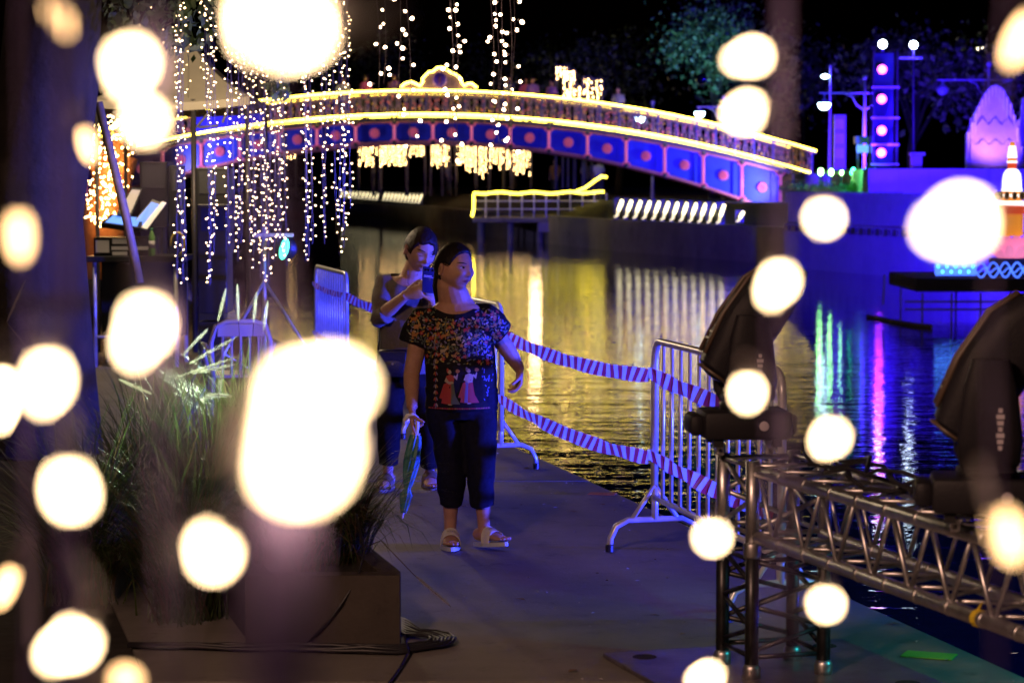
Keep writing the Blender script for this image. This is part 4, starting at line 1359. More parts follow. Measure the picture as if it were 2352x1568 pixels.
for k in range(260):
    leaf_quad(fb, at(rnd.gauss(640, 10), rnd.uniform(150, 215), 16 + rnd.random() * .3), rnd.uniform(.04, .08), rnd, 1.2)
fb.build('crown', M_LEAF, tk)

# leaning bamboo pole
o = MB().tube([at(322, 650, 17.2), at(290, 500, 17.2), at(226, 235, 17.2)], [.03, .032, .03], n=10).build('bamboo_pole', mat('bamboo', (.28, .22, .14), .5, var=.25, vscale=10), smooth=True)
tag(o, 'thick leaning bamboo pole beside the sound desk', 'pole')
# torn plastic sheet
mb = MB()
rows = 14
vs = []
rn = random.Random(4)
for j in range(rows):
    v = 240 + j * 12
    w = 10 + 8 * rn.random()
    u = 188 + (18 if j < 4 else 0) * (4 - j) / 4 + 6 * math.sin(j * 1.3)
    for i in range(4): vs.append(at(u + w * i / 3, v, 17.6 + .03 * math.sin(i * 2 + j)))
mb.add(vs, [(j * 4 + i, j * 4 + i + 1, (j + 1) * 4 + i + 1, (j + 1) * 4 + i) for j in range(rows - 1) for i in range(3)])
o = mb.build('plastic_sheet', mat('torn_plastic', (.6, .55, .6), .3)); tag(o, 'torn white plastic strip hanging beside the leaning pole', 'plastic sheet')

# canopy tent
TYY = 26.0
ten = empty('canopy_tent', (X(400, TYY), TYY, 0), 'small beige canopy tent over the sound desk', 'tent')
M_CANOPY = mat('canopy_cloth', (.62, .55, .44), .8, var=.08, vscale=2, bump=.2, bscale=8)
M_TPOLE = mat('tent_pole', (.12, .11, .12), .45, metal=.5)
xl, xr = X(215, TYY), X(575, TYY)
yl0, yl1 = TYY - .0, TYY + 2.0
ze = Z(228, TYY)
zt_ = Z(60, TYY)
cx_, cy_ = (xl + xr) / 2, (yl0 + yl1) / 2
cs = [Vector((xl, yl0, ze)), Vector((xr, yl0, ze + .03)), Vector((xr, yl1, ze)), Vector((xl, yl1, ze))]
for k in range(4):
    a, b = cs[k], cs[(k + 1) % 4]
    apex = Vector((cx_, cy_, zt_))
    mb = MB()
    N = 8
    vs = []
    for j in range(N + 1):
        for i in range(N + 1):
            p = a.lerp(b, i / N).lerp(apex, j / N)
            p.z -= .18 * math.sin(math.pi * j / N) * .6 + .05 * math.sin(math.pi * i / N) * (1 - j / N)
            vs.append(p)
    mb.add(vs, [(j * (N + 1) + i, j * (N + 1) + i + 1, (j + 1) * (N + 1) + i + 1, (j + 1) * (N + 1) + i) for j in range(N) for i in range(N)])
    mb.build('roof_panel', M_CANOPY, ten, smooth=True)
    mb = MB()
    vs = []
    for i in range(N + 1):
        p = a.lerp(b, i / N); p.z -= .05 * math.sin(math.pi * i / N)
        vs += [p - Vector((0, 0, .002)), p - Vector((0, 0, .09))]
    mb.add(vs, [(2 * i, 2 * i + 1, 2 * i + 3, 2 * i + 2) for i in range(N)])
    mb.build('valance', M_CANOPY, ten)
for k, c in enumerate(cs):
    MB().tube([(c.x + (.03 if k in (0, 3) else -.03), c.y + (.03 if k < 2 else -.03), 0), (c.x + (.03 if k in (0, 3) else -.03), c.y + (.03 if k < 2 else -.03), ze)], .022, n=8).build('pole', M_TPOLE, ten, smooth=True)
xm = X(444, TYY)
MB().tube([(xm, TYY + .05, 0), (xm, TYY + .05, ze)], .03, n=8).build('pole', M_TPOLE, ten, smooth=True)
for (a, b) in (((X(500, TYY), ze - .02), (X(450, TYY), ze - .3)), ((X(455, TYY), ze - .3), (X(500, TYY), ze - .28)), ((X(530, TYY), ze - .02), (X(510, TYY), ze - .25))):
    MB().tube([(a[0], TYY + .08, a[1]), (b[0], TYY + .08, b[1])], .014, n=6).build('scissor_brace', M_TPOLE, ten)

# sound desk
DY = 24.0
sd_ = empty('sound_desk', (X(320, DY), DY, 0), 'black sound desk on trestle legs under the canopy', 'desk')
zd = Z(588, DY)
x0, x1 = X(196, DY), X(420, DY)
MB().box(((x0 + x1) / 2, DY + .35, zd - .03), (x1 - x0, .8, .06), bev=.01).build('desk_top', M_BLACK, sd_)
MB().box(((x0 + x1) / 2, DY + .6, zd - .45), (x1 - x0 - .1, .03, .75)).build('back_cloth', M_BLACK, sd_)
for (x, y) in ((x0 + .08, DY), (x1 - .08, DY), (x0 + .08, DY + .7), (x1 - .08, DY + .7)):
    MB().tube([(x, y, 0), (x, y, zd - .06)], .022, n=8).build('leg', M_GALV, sd_, smooth=True)
MB().tube([(x0 + .08, DY, .3), (x1 - .08, DY, .3)], .014, n=6).build('stretcher', M_GALV, sd_)
def gear(nm, u0, u1, v0, v1, Y, dep, m, label, cat, parts=()):
    a, b = at(u0, v1, Y), at(u1, v0, Y)
    o = empty(nm, Vector(((a.x + b.x) / 2, Y + dep / 2, a.z)), label, cat)
    MB().box(Vector(((a.x + b.x) / 2, Y + dep / 2, (a.z + b.z) / 2)), (abs(b.x - a.x), dep, abs(b.z - a.z)), bev=.008).build('case', m, o)
    for (pu0, pu1, pv0, pv1, pm, pn) in parts:
        a, b = at(pu0, pv1, Y - .012), at(pu1, pv0, Y - .012)
        MB().box(Vector(((a.x + b.x) / 2, Y - .006, (a.z + b.z) / 2)), (abs(b.x - a.x), .014, abs(b.z - a.z))).build(pn, pm, o)
    return o
M_WG = mat('rack_grey', (.45, .43, .45), .5)
M_SCR = emis('blue_screen', (.12, .3, 1.0), 1.3)
gear('rack_case', 215, 350, 545, 588, DY + .05, .4, M_BLACK, 'black rack case with pale front panels on the sound desk', 'rack',
     [(220, 250, 552, 580, M_WG, 'front_panel'), (258, 300, 548, 560, M_WG, 'front_panel'), (256, 345, 566, 574, M_WG, 'front_panel'), (258, 292, 578, 586, M_WG, 'front_panel')])
# angled mixer with faders
def slab(nm, uv, Y0, Y1, th, m, label, cat, screen=None):
    q = [at(*uv[0], Y0), at(*uv[1], Y0), at(*uv[2], Y1), at(*uv[3], Y1)]
    o = empty(nm, (q[0] + q[1]) / 2, label, cat)
    n_ = (q[1] - q[0]).cross(q[3] - q[0]).normalized()
    MB().prism(q, (0, 0, 0), -n_ * th).build('case', m, o)
    if screen:
        c = sum(q, Vector()) / 4
        MB().prism([c.lerp(p, .82) for p in q], n_ * .004, n_ * .002).build('screen', screen, o)
    return o
slab('mixer', [(232, 512), (322, 524), (332, 500), (255, 492)], DY, DY + .25, .05, M_BLACK, 'flat mixing console with small blue lit buttons on the desk', 'mixer', M_SCR)
slab('laptop', [(298, 520), (330, 524), (380, 468), (350, 458)], DY + .1, DY + .35, .03, M_BLACK, 'open laptop with bright blue screen edge on the desk', 'laptop', M_SCR)
slab('lighting_console', [(268, 490), (300, 496), (328, 432), (304, 430)], DY + .15, DY + .4, .04, M_BLACK, 'upright lighting console with white fader strips', 'console', M_WG)
slab('console_edge', [(325, 522), (338, 526), (382, 466), (372, 462)], DY + .02, DY + .27, .03, mat('pale_edge', (.75, .75, .85), .4), 'pale tilted panel edge beside the laptop', 'panel')
# green bottle
b = at(349, 588, DY - .05)
o = empty('bottle', b, 'green plastic drink bottle on the sound desk', 'bottle')
MB().lathe(b, [(.03, 0), (.033, .01), (.033, .06), (.031, .11), (.033, .16), (.03, .2), (.016, .235), (.014, .25)], 14).build('body', mat('green_plastic', (.16, .36, .1), .25), o, smooth=True)
MB().lathe(b, [(.016, .25), (.016, .275), (.013, .278)], 12).build('cap', mat('green_cap', (.03, .4, .12), .4), o, smooth=True)
MB().lathe(b, [(.034, .08), (.034, .15)], 14).build('paper_label', M_WG, o, smooth=True)
# dark loudspeakers / flight cases behind the desk
for (u0, u1, v0, v1, lab) in ((322, 384, 372, 520, 'tall dark loudspeaker behind the laptop'), (388, 410, 380, 590, 'narrow dark case beside the tent pole'), (452, 525, 385, 585, 'wide dark flight case right of the tent pole'), (455, 520, 470, 720, 'low dark case in front of the flight case')):
    o = gear('equipment_case', u0, u1, v0, v1, DY + .9 if v1 < 600 else DY - 1, .5, M_BLACK, lab, 'case', [(u0 + 6, u1 - 6, v0 + 8, v0 + 60, mat('speaker_grille', (.03, .03, .035), .7, bump=.3, bscale=300), 'grille')])
    a, b = at(u0, v1, DY), at(u1, v1, DY)
    zb = a.z
    if zb > .05:
        yy = (DY + .9 if v1 < 600 else DY - 1) + .25
        MB().box(((at(u0, v1, yy).x + at(u1, v1, yy).x) / 2, yy, (zb - .02) / 2), (abs(b.x - a.x) * .8, .36, zb - .04)).build('stand', M_BLACK, o)
# yellow cable coil and blue cup
o = MB().tube([at(412 + 16 * math.sin(t) - 4, 560 + 26 * math.cos(t * 1.0), DY - .06) for t in [i * .35 for i in range(1, 15)]], .012, n=6).build('yellow_cable', mat('yellow_cable', (.6, .45, .03), .5), smooth=True)
tag(o, 'yellow cable coiled at the right end of the sound desk', 'cable')
# white plastic chair
def chair(loc, rz, label):
    o = empty('plastic_chair', loc, label, 'chair', rz=rz)
    m = mat('white_plastic', (.3, .27, .3), .42)
    MB().box((0, 0, .43), (.44, .42, .025), bev=.01).build('seat', m, o, world=False)
    for sx in (-1, 1):
        MB().tube([(sx * .23, -.21, 0), (sx * .2, -.19, .43)], [.018, .024], n=8).build('leg', m, o, world=False, smooth=True)
        MB().tube([(sx * .23, .24, 0), (sx * .2, .19, .43)], [.018, .024], n=8).build('leg', m, o, world=False, smooth=True)
        MB().tube([(sx * .21, -.2, .43), (sx * .25, -.2, .6), (sx * .26, -.1, .65), (sx * .25, .15, .66), (sx * .22, .21, .6)], .016, n=8).build('armrest', m, o, world=False, smooth=True)
    mb = MB()
    mb.tube([(-.2, .2, .43), (-.215, .24, .68), (-.18, .265, .8), (-.1, .275, .835), (.1, .275, .835), (.18, .265, .8), (.215, .24, .68), (.2, .2, .43)], .02, n=8)
    mb.build('back_frame', m, o, world=False, smooth=True)
    MB().box((0, .268, .77), (.34, .018, .09), Matrix.Rotation(R(-8), 3, 'X'), bev=.006).build('back_top', m, o, world=False)
    for k in range(5):
        x = -.13 + k * .065
        MB().tube([(x, .2, .44), (x, .25, .74)], .011, n=6).build('back_slat', m, o, world=False)
    return o
chair((X(545, 17.8), 17.8, 0), R(190), 'white plastic armchair standing behind the fountain grass')
# blue lit light stand with a green lamp
LY = 19.0
ls = empty('light_stand', (X(606, LY), LY, 0), 'tripod light stand with a glowing green lamp below the fairy lights', 'light stand')
xs = X(606, LY)
MB().tube([(xs, LY, .15), (xs, LY, Z(520, LY))], .016, n=8).build('pole', M_GALV, ls, smooth=True)
for a in (R(-20), R(100), R(220)):
    MB().tube([(xs, LY, Z(645, LY)), (xs + .72 * math.cos(a), LY + .72 * math.sin(a), .02)], .013, n=8).build('leg', M_GALV, ls, smooth=True)
    MB().tube([(xs, LY, .3), (xs + .4 * math.cos(a), LY + .4 * math.sin(a), .52)], .008, n=6).build('strut', M_GALV, ls)
MB().box((xs + .07, LY, Z(540, LY)), (.32, .03, .03)).build('crossbar', M_GALV, ls)
gp_ = at(655, 571, LY)
ax = (at(480, 850, 11.3) - gp_).normalized()
MB().lathe(gp_, [(.03, -.16), (.085, -.12), (.095, .0), (.09, .012)], 16, axis=ax).build('lamp_can', M_BLACK, ls, smooth=True)
MB().ell(gp_ + Vector((.0, -.09, 0)) , (.036, .03, .085), 14, 10, Matrix.Rotation(R(14), 3, 'Y')).build('lamp_lens', emis('teal_green_lens', (.08, 1.0, .55), 5), ls, smooth=True)
MB().tube([gp_ + Vector((0, .05, .1)), (gp_.x, LY, Z(540, LY))], .012, n=6).build('yoke', M_GALV, ls)
lamp('green_spot', 'SPOT', gp_ + ax * .14, 30000, (.75, 1.0, .6), at(492, 850, 11.2), ls, .04, 8.5, .8)
# orange lit tree wound with fairy lights far left
og = empty('lit_tree', at(250, 520, 30), 'tree wrapped in golden fairy lights behind the leaning pole', 'tree')
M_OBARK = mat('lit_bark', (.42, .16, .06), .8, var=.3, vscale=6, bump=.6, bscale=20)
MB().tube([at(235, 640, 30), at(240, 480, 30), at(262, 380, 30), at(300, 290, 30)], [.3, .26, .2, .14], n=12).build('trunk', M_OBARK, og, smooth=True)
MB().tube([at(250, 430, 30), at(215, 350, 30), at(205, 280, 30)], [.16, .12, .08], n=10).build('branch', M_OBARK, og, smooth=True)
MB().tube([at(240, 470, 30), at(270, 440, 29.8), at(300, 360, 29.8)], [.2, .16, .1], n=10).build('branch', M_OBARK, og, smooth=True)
mb = MB()
rn = random.Random(13)
for k in range(360):
    u = rn.gauss(245, 34); v = rn.uniform(265, 520)
    if u < 192 or u > 305: continue
    mb.ell(at(u, v, 29.6 + rn.uniform(-.15, .15)), (.011,) * 3, 5, 4)
bb = mb.build('bulbs', emis('orange_bulb', (1.0, .62, .22), 30), og); bb['kind'] = 'stuff'
lamp('lit_tree_glow', 'POINT', at(235, 470, 28.9), 22, (1.0, .45, .12), None, og, .15)

# crumbs and dry leaf bits on the walkway
rl_ = random.Random(55)
mb = MB()
for k in range(170):
    y = rl_.uniform(8.3, 17)
    x = edge_x(y) - rl_.uniform(.05, 1.75)
    if x < pr(y) + .05: continue
    a = rl_.uniform(0, 6.28); l = rl_.uniform(.004, .014) if k % 8 else rl_.uniform(.02, .04)
    p = Vector((x, y, .006)); dx = Vector((math.cos(a), math.sin(a), 0)) * l; dy = Vector((-math.sin(a), math.cos(a), 0)) * l * .45
    mb.mi = k % 2
    mb.add([p - dx, p - dy + Vector((0, 0, .003)), p + dx, p + dy + Vector((0, 0, .004))], [(0, 1, 2, 3)])
o = mb.build('litter', [mat('dry_leaf', (.16, .1, .05), .8), mat('paper_crumb', (.45, .43, .42), .8)])
tag(o, 'dry leaf bits and crumbs scattered on the concrete walkway', 'litter', kind='stuff')
# ================================================================== FAIRY LIGHT STRANDS
M_BULB = emis('fairy_bulb', (1.0, .64, .32), 13.0)
M_BULBW = emis('fairy_bulb_near', (1.0, .68, .42), 18.0)
M_FG = emis('close_bulb', (1.0, .69, .37), 26.0)
M_FGD = emis('close_bulb_dim', (1.0, .58, .25), 7.0)
M_WIRE = mat('clear_wire', (.11, .09, .12), .4)
M_WIREN = mat('clear_wire_near', (.24, .17, .4), .4)
M_SOCK = mat('clear_socket', (.2, .17, .18), .35)

def bulb_mesh(name, m, r, zs=1.25, n=8):
    """bulb hanging off the wire: socket at the origin, glowing tip along +X"""
    mb = MB()
    mb.mi = 1
    mb.lathe((0, 0, 0), [(r * .35, 0), (r * .55, r * .5), (r * .6, r * 1.8)], n, axis=(1, 0, 0))
    mb.mi = 0
    mb.ell((r * 2.6, 0, 0), (r * zs, r, r), n, 7)
    return mb.mesh(name, [m, M_SOCK], smooth=True)
BM_MID = bulb_mesh('bulb', M_BULB, .0046)
BM_NEAR = bulb_mesh('bulb_near', M_BULBW, .0062)

def strand(top, bot, label, group, step, me, rn, spread=.013, wob=.01, wires=2, rw=.0009, from_v=None):
    o = empty('fairy_light_strand', top, label, 'string light', group)
    L = (top - bot).length
    ph = rn.random() * 6
    def c(t): return top.lerp(bot, t) + Vector((wob * math.sin(t * L * 2.1 + ph), wob * .5 * math.cos(t * L * 1.7 + ph), 0))
    for w in range(wires):
        pts = []
        for k in range(int(L / .12) + 2):
            t = min(1, k / (int(L / .12) + 1))
            pts.append(c(t) + Vector((.006 * math.sin(k * 1.3 + w * 3), .006 * math.cos(k * 1.1 + w * 3), 0)))
        MB().tube(pts, rw, n=4, cap=False).build('wire', M_WIRE, o)
    z = max(0, top.z - (CAM_H + (HV + 30) * top.y / FPX)) + rn.random() * step
    while z < L:
        t = z / L
        p = c(t)
        a = rn.uniform(0, 2 * math.pi)
        d = Vector((math.cos(a), .6 * math.sin(a), rn.uniform(-.5, .35))).normalized()
        b = bpy.data.objects.new('bulb', me)
        COL.objects.link(b)
        b.parent = o
        b.location = p - top + d * rn.uniform(.0, spread)
        b.rotation_euler = d.to_track_quat('X', 'Z').to_euler()
        s = rn.uniform(.8, 1.25)
        b.scale = (s, s, s)
        z += step * rn.uniform(.55, 1.45)
    return o

rn = random.Random(77)
# dense curtain left of the two women: column, bottom row, depth
CUR = [(411, 640, 15.2), (419, 652, 15.3), (426, 600, 15.1), (478, 640, 15.4), (484, 655, 15.5), (492, 585, 15.3), (528, 565, 15.8), (536, 520, 15.6), (548, 600, 15.9), (556, 560, 15.7), (571, 560, 16.3), (580, 620, 16.1), (588, 575, 16.4), (598, 640, 16.2),
       (606, 600, 16.5), (613, 655, 16.0), (622, 630, 16.3), (630, 600, 16.1), (638, 560, 16.4), (648, 585, 16.2), (655, 610, 16.0), (700, 600, 15.0), (707, 590, 15.2), (714, 560, 15.1), (744, 560, 16.8), (750, 520, 16.9), (770, 540, 14.6), (778, 585, 14.5), (786, 570, 14.7), (795, 520, 14.6), (801, 480, 14.4)]
TOPZ = 4.25
for i, (u, v, Y) in enumerate(CUR):
    b = at(u, v, Y)
    strand(Vector((b.x, Y, TOPZ)), b, '%s from the left of the long fairy light strands hanging beside the sound desk' % ORD[i + 1], 'long fairy light strands left of the women',
           .05 if u not in (744, 750) else .06, BM_MID, rn)
# short strands over the canopy
for i, (u, v, Y) in enumerate(((318, 120, 22.8), (345, 60, 22.5), (372, 110, 23.0), (405, 200, 22.6), (432, 225, 22.9), (462, 170, 22.4), (478, 230, 22.7))):
    b = at(u, v, Y)
    strand(Vector((b.x, Y, 5.0)), b, '%s from the left of the short fairy light strands in front of the canopy' % ORD[i + 1], 'short fairy light strands at the canopy', .11, BM_MID, rn)
# nearer strands over the bridge
for i, (u, v, Y) in enumerate(((868, 228, 9.6), (884, 195, 9.5), (924, 290, 9.4), (945, 350, 9.5), (1030, 380, 9.8), (1038, 405, 9.6), (1046, 330, 9.7), (1135, 330, 9.5), (1145, 345, 9.4), (1152, 270, 9.6), (1172, 352, 9.3), (1180, 300, 9.5))):
    b = at(u, v, Y)
    strand(Vector((b.x, Y, TOPZ - .6)), b, '%s from the left of the sparse fairy light strands hanging before the bridge' % ORD[i + 1], 'sparse fairy light strands before the bridge', .07, BM_NEAR, rn, .022, .014, 1)
# cables that carry the strands (above the frame)
for (a, b, lab) in (((-3.2, 15.6, TOPZ), (-.2, 15.6, TOPZ), 'cable above the frame carrying the long fairy lights'), ((-2.8, 9.5, TOPZ - .6), (1.6, 9.5, TOPZ - .6), 'cable above the frame carrying the sparse fairy lights')):
    o = MB().tube([a, b], .006, n=5).build('carrier_cable', M_CABLE); tag(o, lab, 'cable')

# ---------------- bulbs close to the lens: (column, row, width, height, tilt, dim)
RB = .0046
def lobed(name, m, k):
    me = MB()
    me.mi = 1
    me.lathe((0, 0, 0), [(RB * .35, 0), (RB * .55, RB * .5), (RB * .6, RB * 1.8)], 12, axis=(1, 0, 0))
    me.mi = 0
    me.ell((RB * 2.6, 0, 0), (RB, RB, RB), 12, 8)
    rk = random.Random(k)
    for q in range(1 + k % 2):
        a = rk.uniform(0, 6.28)
        me.ell((RB * (2.6 + rk.uniform(-.5, .9)), RB * .75 * math.cos(a), RB * .75 * math.sin(a)), (RB * .72, RB * .6, RB * .6), 10, 7)
    return me.mesh(name, [m, M_SOCK], smooth=True)
BM_FG = bulb_mesh('close_bulb', M_FG, RB, 1.0, 12)
BM_FGL = [lobed('close_bulb_lobed', M_FG, k) for k in range(1, 5)]
WIRE_U = [70, 160, 380, 620, 1795, 1812, 2300]
WIRE_N = [2, 5, 3, 2, 1, 1, 1]
BM_FGD = bulb_mesh('close_bulb_dim', M_FGD, RB, 1.0, 12)
APX = 85.0 / 4.2 / 1000 * FPX
FGS = [
    ('close fairy light strand cut by the left edge with three amber bulbs', [(45, 540, 110, 175, 0, 1), (8, 905, 100, 170, 0, 0), (14, 1345, 80, 150, -25, 1)], .95),
    ('close fairy light strand down the left side with a stretched bulb at its foot', [(135, 40, 105, 150, 28, 1), (110, 870, 158, 190, 0, 0), (157, 1122, 165, 198, 0, 0), (165, 1476, 150, 180, -32, 0), (288, 1560, 125, 115, -35, 1), (200, 330, 70, 120, 10, 1)], .9),
    ('close fairy light strand with four round bulbs above the grass plumes', [(300, 142, 168, 175, 15, 0), (341, 275, 165, 165, 0, 0), (334, 745, 168, 200, 0, 0), (492, 1272, 165, 178, -20, 0)], .88),
    ('closest fairy light strand with the three largest glowing bulbs', [(655, 62, 315, 250, 0, 0), (704, 925, 312, 300, 0, 0), (688, 1062, 320, 300, 0, 0)], .5),
    ('close fairy light strand in front of the truss tower and moving head', [(1728, 130, 132, 118, 0, 0), (1708, 262, 130, 118, 0, 0), (1790, 645, 124, 134, 0, 0), (1717, 900, 110, 124, 0, 0), (1636, 1232, 114, 114, 0, 0), (1620, 1562, 112, 100, 0, 0)], 1.2),
    ('close fairy light strand of three bulbs right of the truss tower', [(1893, 500, 122, 122, 0, 0), (1909, 1002, 118, 120, 0, 0), (1897, 1385, 110, 112, 0, 0)], 1.25),
    ('close fairy light strand at the right edge with a large bulb before the lantern', [(2345, 90, 110, 185, -25, 1), (2210, 508, 215, 210, 0, 0), (2312, 1225, 135, 205, 22, 1)], .8),
]
for i, (lab, bl, d0) in enumerate(FGS):
    pos = []
    RS = (1.3, 1.3, 1.3, 1.9, 1.2, 1.2, 1.6)[i]
    for (u, v, w, h, tl, dim) in bl:
        w *= 1.08; h *= 1.08
        wmin = min(w, h)
        d = (APX + 2 * RB * RS * FPX) / (wmin + APX / 12.6)
        pos.append((at(u, v, d), w, h, tl, dim, d))
    xm = (WIRE_U[i] - CU) / FPX
    dm = sum(p[5] for p in pos) / len(pos)
    top = Vector((xm * dm, dm, 2.35))
    o = empty('fairy_light_strand', top, lab, 'string light', 'fairy light strands close to the viewer')
    pos_s = sorted(pos, key=lambda p: -p[0].z)
    nw = WIRE_N[i]
    for w_ in range(nw):
        pts = [top + Vector((.004 * (w_ - nw / 2), 0, 0))]
        for p in pos_s:
            q = Vector((xm * dm * .9 + p[0].x * .1, dm * .9 + p[5] * .1, p[0].z))
            pts.append(q + Vector((.0045 * (w_ - nw / 2) * .8 + .003 * math.sin(w_ * 2.4 + p[0].z * 20), .004 * math.cos(w_ * 2.0), 0)))
        pts.append(Vector((pts[-1].x, dm, 1.45)))
        if pts[-1].z >= pts[-2].z: pts.pop(-2)
        MB().tube(pts, .0013, n=6).build('wire', M_WIREN, o, smooth=True)
    if i == 3:
        for w_ in range(5):
            q0 = pos_s[-1][0]
            MB().tube([q0 + Vector((-.004, .01, .002)), q0 + Vector((-.011 + .003 * w_, .01, -.03)), q0 + Vector((-.012 + .0035 * w_, .01, -.12))], .0013, n=6).build('wire', M_WIREN, o, smooth=True)
    for (p, w, h, tl, dim, d) in pos:
        b = bpy.data.objects.new('bulb', BM_FGD if dim else (BM_FGL[(i + len(o.children)) % 4] if h != w else BM_FG))
        COL.objects.link(b)
        b.parent = o
        wmin = min(w, h)
        sx = 1 + max(0, w - wmin) * d / FPX / (2 * RB * RS)
        sz = 1 + max(0, h - wmin) * d / FPX / (2 * RB * RS)
        q = Vector((xm * dm * .9 + p.x * .1, dm * .9 + d * .1, p.z))
        # socket points back to the wire; the tip is stretched as in the photograph
        if sz >= sx:
            ax_ = Vector((math.sin(R(tl)), .15, -math.cos(R(tl)))); st_ = sz
        else:
            ax_ = Vector((1 if p.x > q.x else -1, .15, -.1)); st_ = sx
        b.rotation_euler = ax_.to_track_quat('X', 'Z').to_euler()
        b.scale = (max(1.0, st_) * RS, RS, RS)
        b.location = p - top - ax_.normalized() * RB * RS * 2.6 * max(1, st_)
        MB().tube([b.location + top, (b.location + top).lerp(q, .6) + Vector((0, 0, .004)), q], .0009, n=5).build('stem', M_WIRE, o)

# ================================================================== LIGHT ON THE WALKWAY
# warm glow of the fairy light curtain and an added unseen fill lamp at left
g1 = empty('warm_fill_lamp', (-2.2, 3.0, 0), 'added warm fill lamp with bulbs on a pole left of the view', 'string light')
MB().tube([(-2.2, 3.0, 0), (-2.2, 3.0, 4.4)], .03, n=8).build('pole', M_DARKSTEEL, g1)
rr = random.Random(2)
mb = MB()
for k in range(60):
    mb.ell((-2.2 + rr.gauss(0, .12), 3.0 + rr.gauss(0, .12), 4.1 + rr.gauss(0, .2)), (.012,) * 3, 6, 4)
q = mb.build('bulbs', M_BULB, g1); q['kind'] = 'stuff'
lamp('added_warm_fill', 'POINT', (-2.2, 3.0, 4.1), 1150, (1.0, .56, .38), None, g1, .3)
cur = [o for o in bpy.data.objects if o.name.startswith('fairy_light_strand') and 'long' in o['label']]
sh_ = [o for o in bpy.data.objects if o.name.startswith('fairy_light_strand') and 'short' in o['label']]
lamp('strand_glow', 'POINT', at(440, 120, 23.6), 260, WARM, None, sh_[4], .2)
for (u, v, Y, pw) in ((600, 330, 16.1, 26), (705, 330, 15.1, 16), (480, 330, 15.5, 16)):
    k = min(cur, key=lambda o: abs(o.location.x - X(u, Y)))
    lamp('strand_glow', 'POINT', at(u, v, Y - .05), pw, WARM, None, k, .25)
# assumed blue wash from an unseen lamp at right; stand and pontoon are added
bw = empty('assumed_wash_stand', (10.9, 11.0, WATER_Z), 'assumed blue stage wash lamp on an added stand in the canal right of the view', 'stage lamp')
MB().tube([(10.9, 11.0, WATER_Z - .6), (10.9, 11.0, .22)], .03, n=8).build('pole', M_DARKSTEEL, bw)
MB().box((10.9, 11.0, WATER_Z + .02), (1.2, 1.2, .2)).build('pontoon', M_BLACK, bw)
MB().lathe((10.8, 11.0, .3), [(.1, -.3), (.2, -.2), (.22, .02)], 16, axis=(-.9, .24, -.33)).build('lamp_can', M_BLACK, bw, smooth=True)
lamp('assumed_blue_wash', 'SPOT', (10.5, 11.0, .3), 36000, (.03, .045, 1.0), (2.10, 14.40, -3.81), bw, .3, 72, .2)
tw_ = empty('assumed_floor_wash', (3.6, 8.2, WATER_Z), 'assumed teal floor wash lamp on an added post in the canal right of the view', 'stage lamp')  # unseen lamp assumed from the teal on the concrete; its post is added
MB().tube([(3.6, 8.2, WATER_Z - .6), (3.6, 8.2, 1.5)], .03, n=8).build('pole', M_DARKSTEEL, tw_)
MB().lathe((3.5, 8.2, 1.55), [(.06, -.2), (.12, -.14), (.13, .02)], 16, axis=(-.8, .3, -.6)).build('lamp_can', M_BLACK, tw_, smooth=True)
lamp('assumed_teal_wash', 'SPOT', (3.38, 8.25, 1.5), 120, (.03, .75, .8), (1.75, 9.5, 0), tw_, .06, 44, .6)
# ================================================================== PEOPLE
def skin_mat(name, c1, c2):
    return mat(name, c1, .52, col2=c2, vscale=28, bump=.12, bscale=240, sub=.12, spec=.3)
M_SKIN = skin_mat('skin_warm', (.36, .19, .12), (.44, .25, .165))
M_SKIN2 = skin_mat('skin_light', (.40, .235, .165), (.48, .29, .21))
M_LIP = mat('lip', (.24, .075, .06), .4)
M_LIPDARK = mat('lip_line', (.06, .018, .015), .6)
M_BROW = mat('eyebrow', (.03, .02, .016), .8)
M_EYEW = mat('eye_white', (.42, .38, .36), .25)
M_IRIS = mat('eye_iris', (.008, .006, .005), .12)
M_TOE = mat('toe_nail', (.5, .34, .28), .3)

def hair_mat(name, c):
    m = bpy.data.materials.new(name); m.use_nodes = True
    n, l = m.node_tree.nodes, m.node_tree.links
    b = n['Principled BSDF']
    b.inputs['Base Color'].default_value = (*c, 1); b.inputs['Roughness'].default_value = .5; b.inputs['Specular IOR Level'].default_value = .14
    tc = n.new('ShaderNodeTexCoord'); mp = n.new('ShaderNodeMapping'); mp.inputs['Scale'].default_value = (160, 160, 7)
    t = n.new('ShaderNodeTexNoise'); t.inputs['Scale'].default_value = 1; t.inputs['Detail'].default_value = 4
    l.new(tc.outputs['Object'], mp.inputs['Vector']); l.new(mp.outputs['Vector'], t.inputs['Vector'])
    bp = n.new('ShaderNodeBump'); bp.inputs['Strength'].default_value = .7; bp.inputs['Distance'].default_value = .004
    l.new(t.outputs['Fac'], bp.inputs['Height']); l.new(bp.outputs['Normal'], b.inputs['Normal'])
    MATS[name] = m
    return m
M_HAIR = hair_mat('black_hair', (.012, .009, .008))
M_HAIRB = hair_mat('brown_hair', (.02, .011, .008))

def voxel(mb, size, it=4, fac=.5):
    me = mb.mesh('tmp', [])
    fix_normals(me)
    ob = link('tmp', me)
    m = ob.modifiers.new('r', 'REMESH'); m.mode = 'VOXEL'; m.voxel_size = size; m.adaptivity = 0
    s = ob.modifiers.new('s', 'SMOOTH'); s.factor = fac; s.iterations = it
    bpy.context.view_layer.update()
    dg = bpy.context.evaluated_depsgraph_get()
    new = bpy.data.meshes.new_from_object(ob.evaluated_get(dg))
    bpy.data.objects.remove(ob); bpy.data.meshes.remove(me)
    new.polygons.foreach_set('use_smooth', [True] * len(new.polygons))
    return new

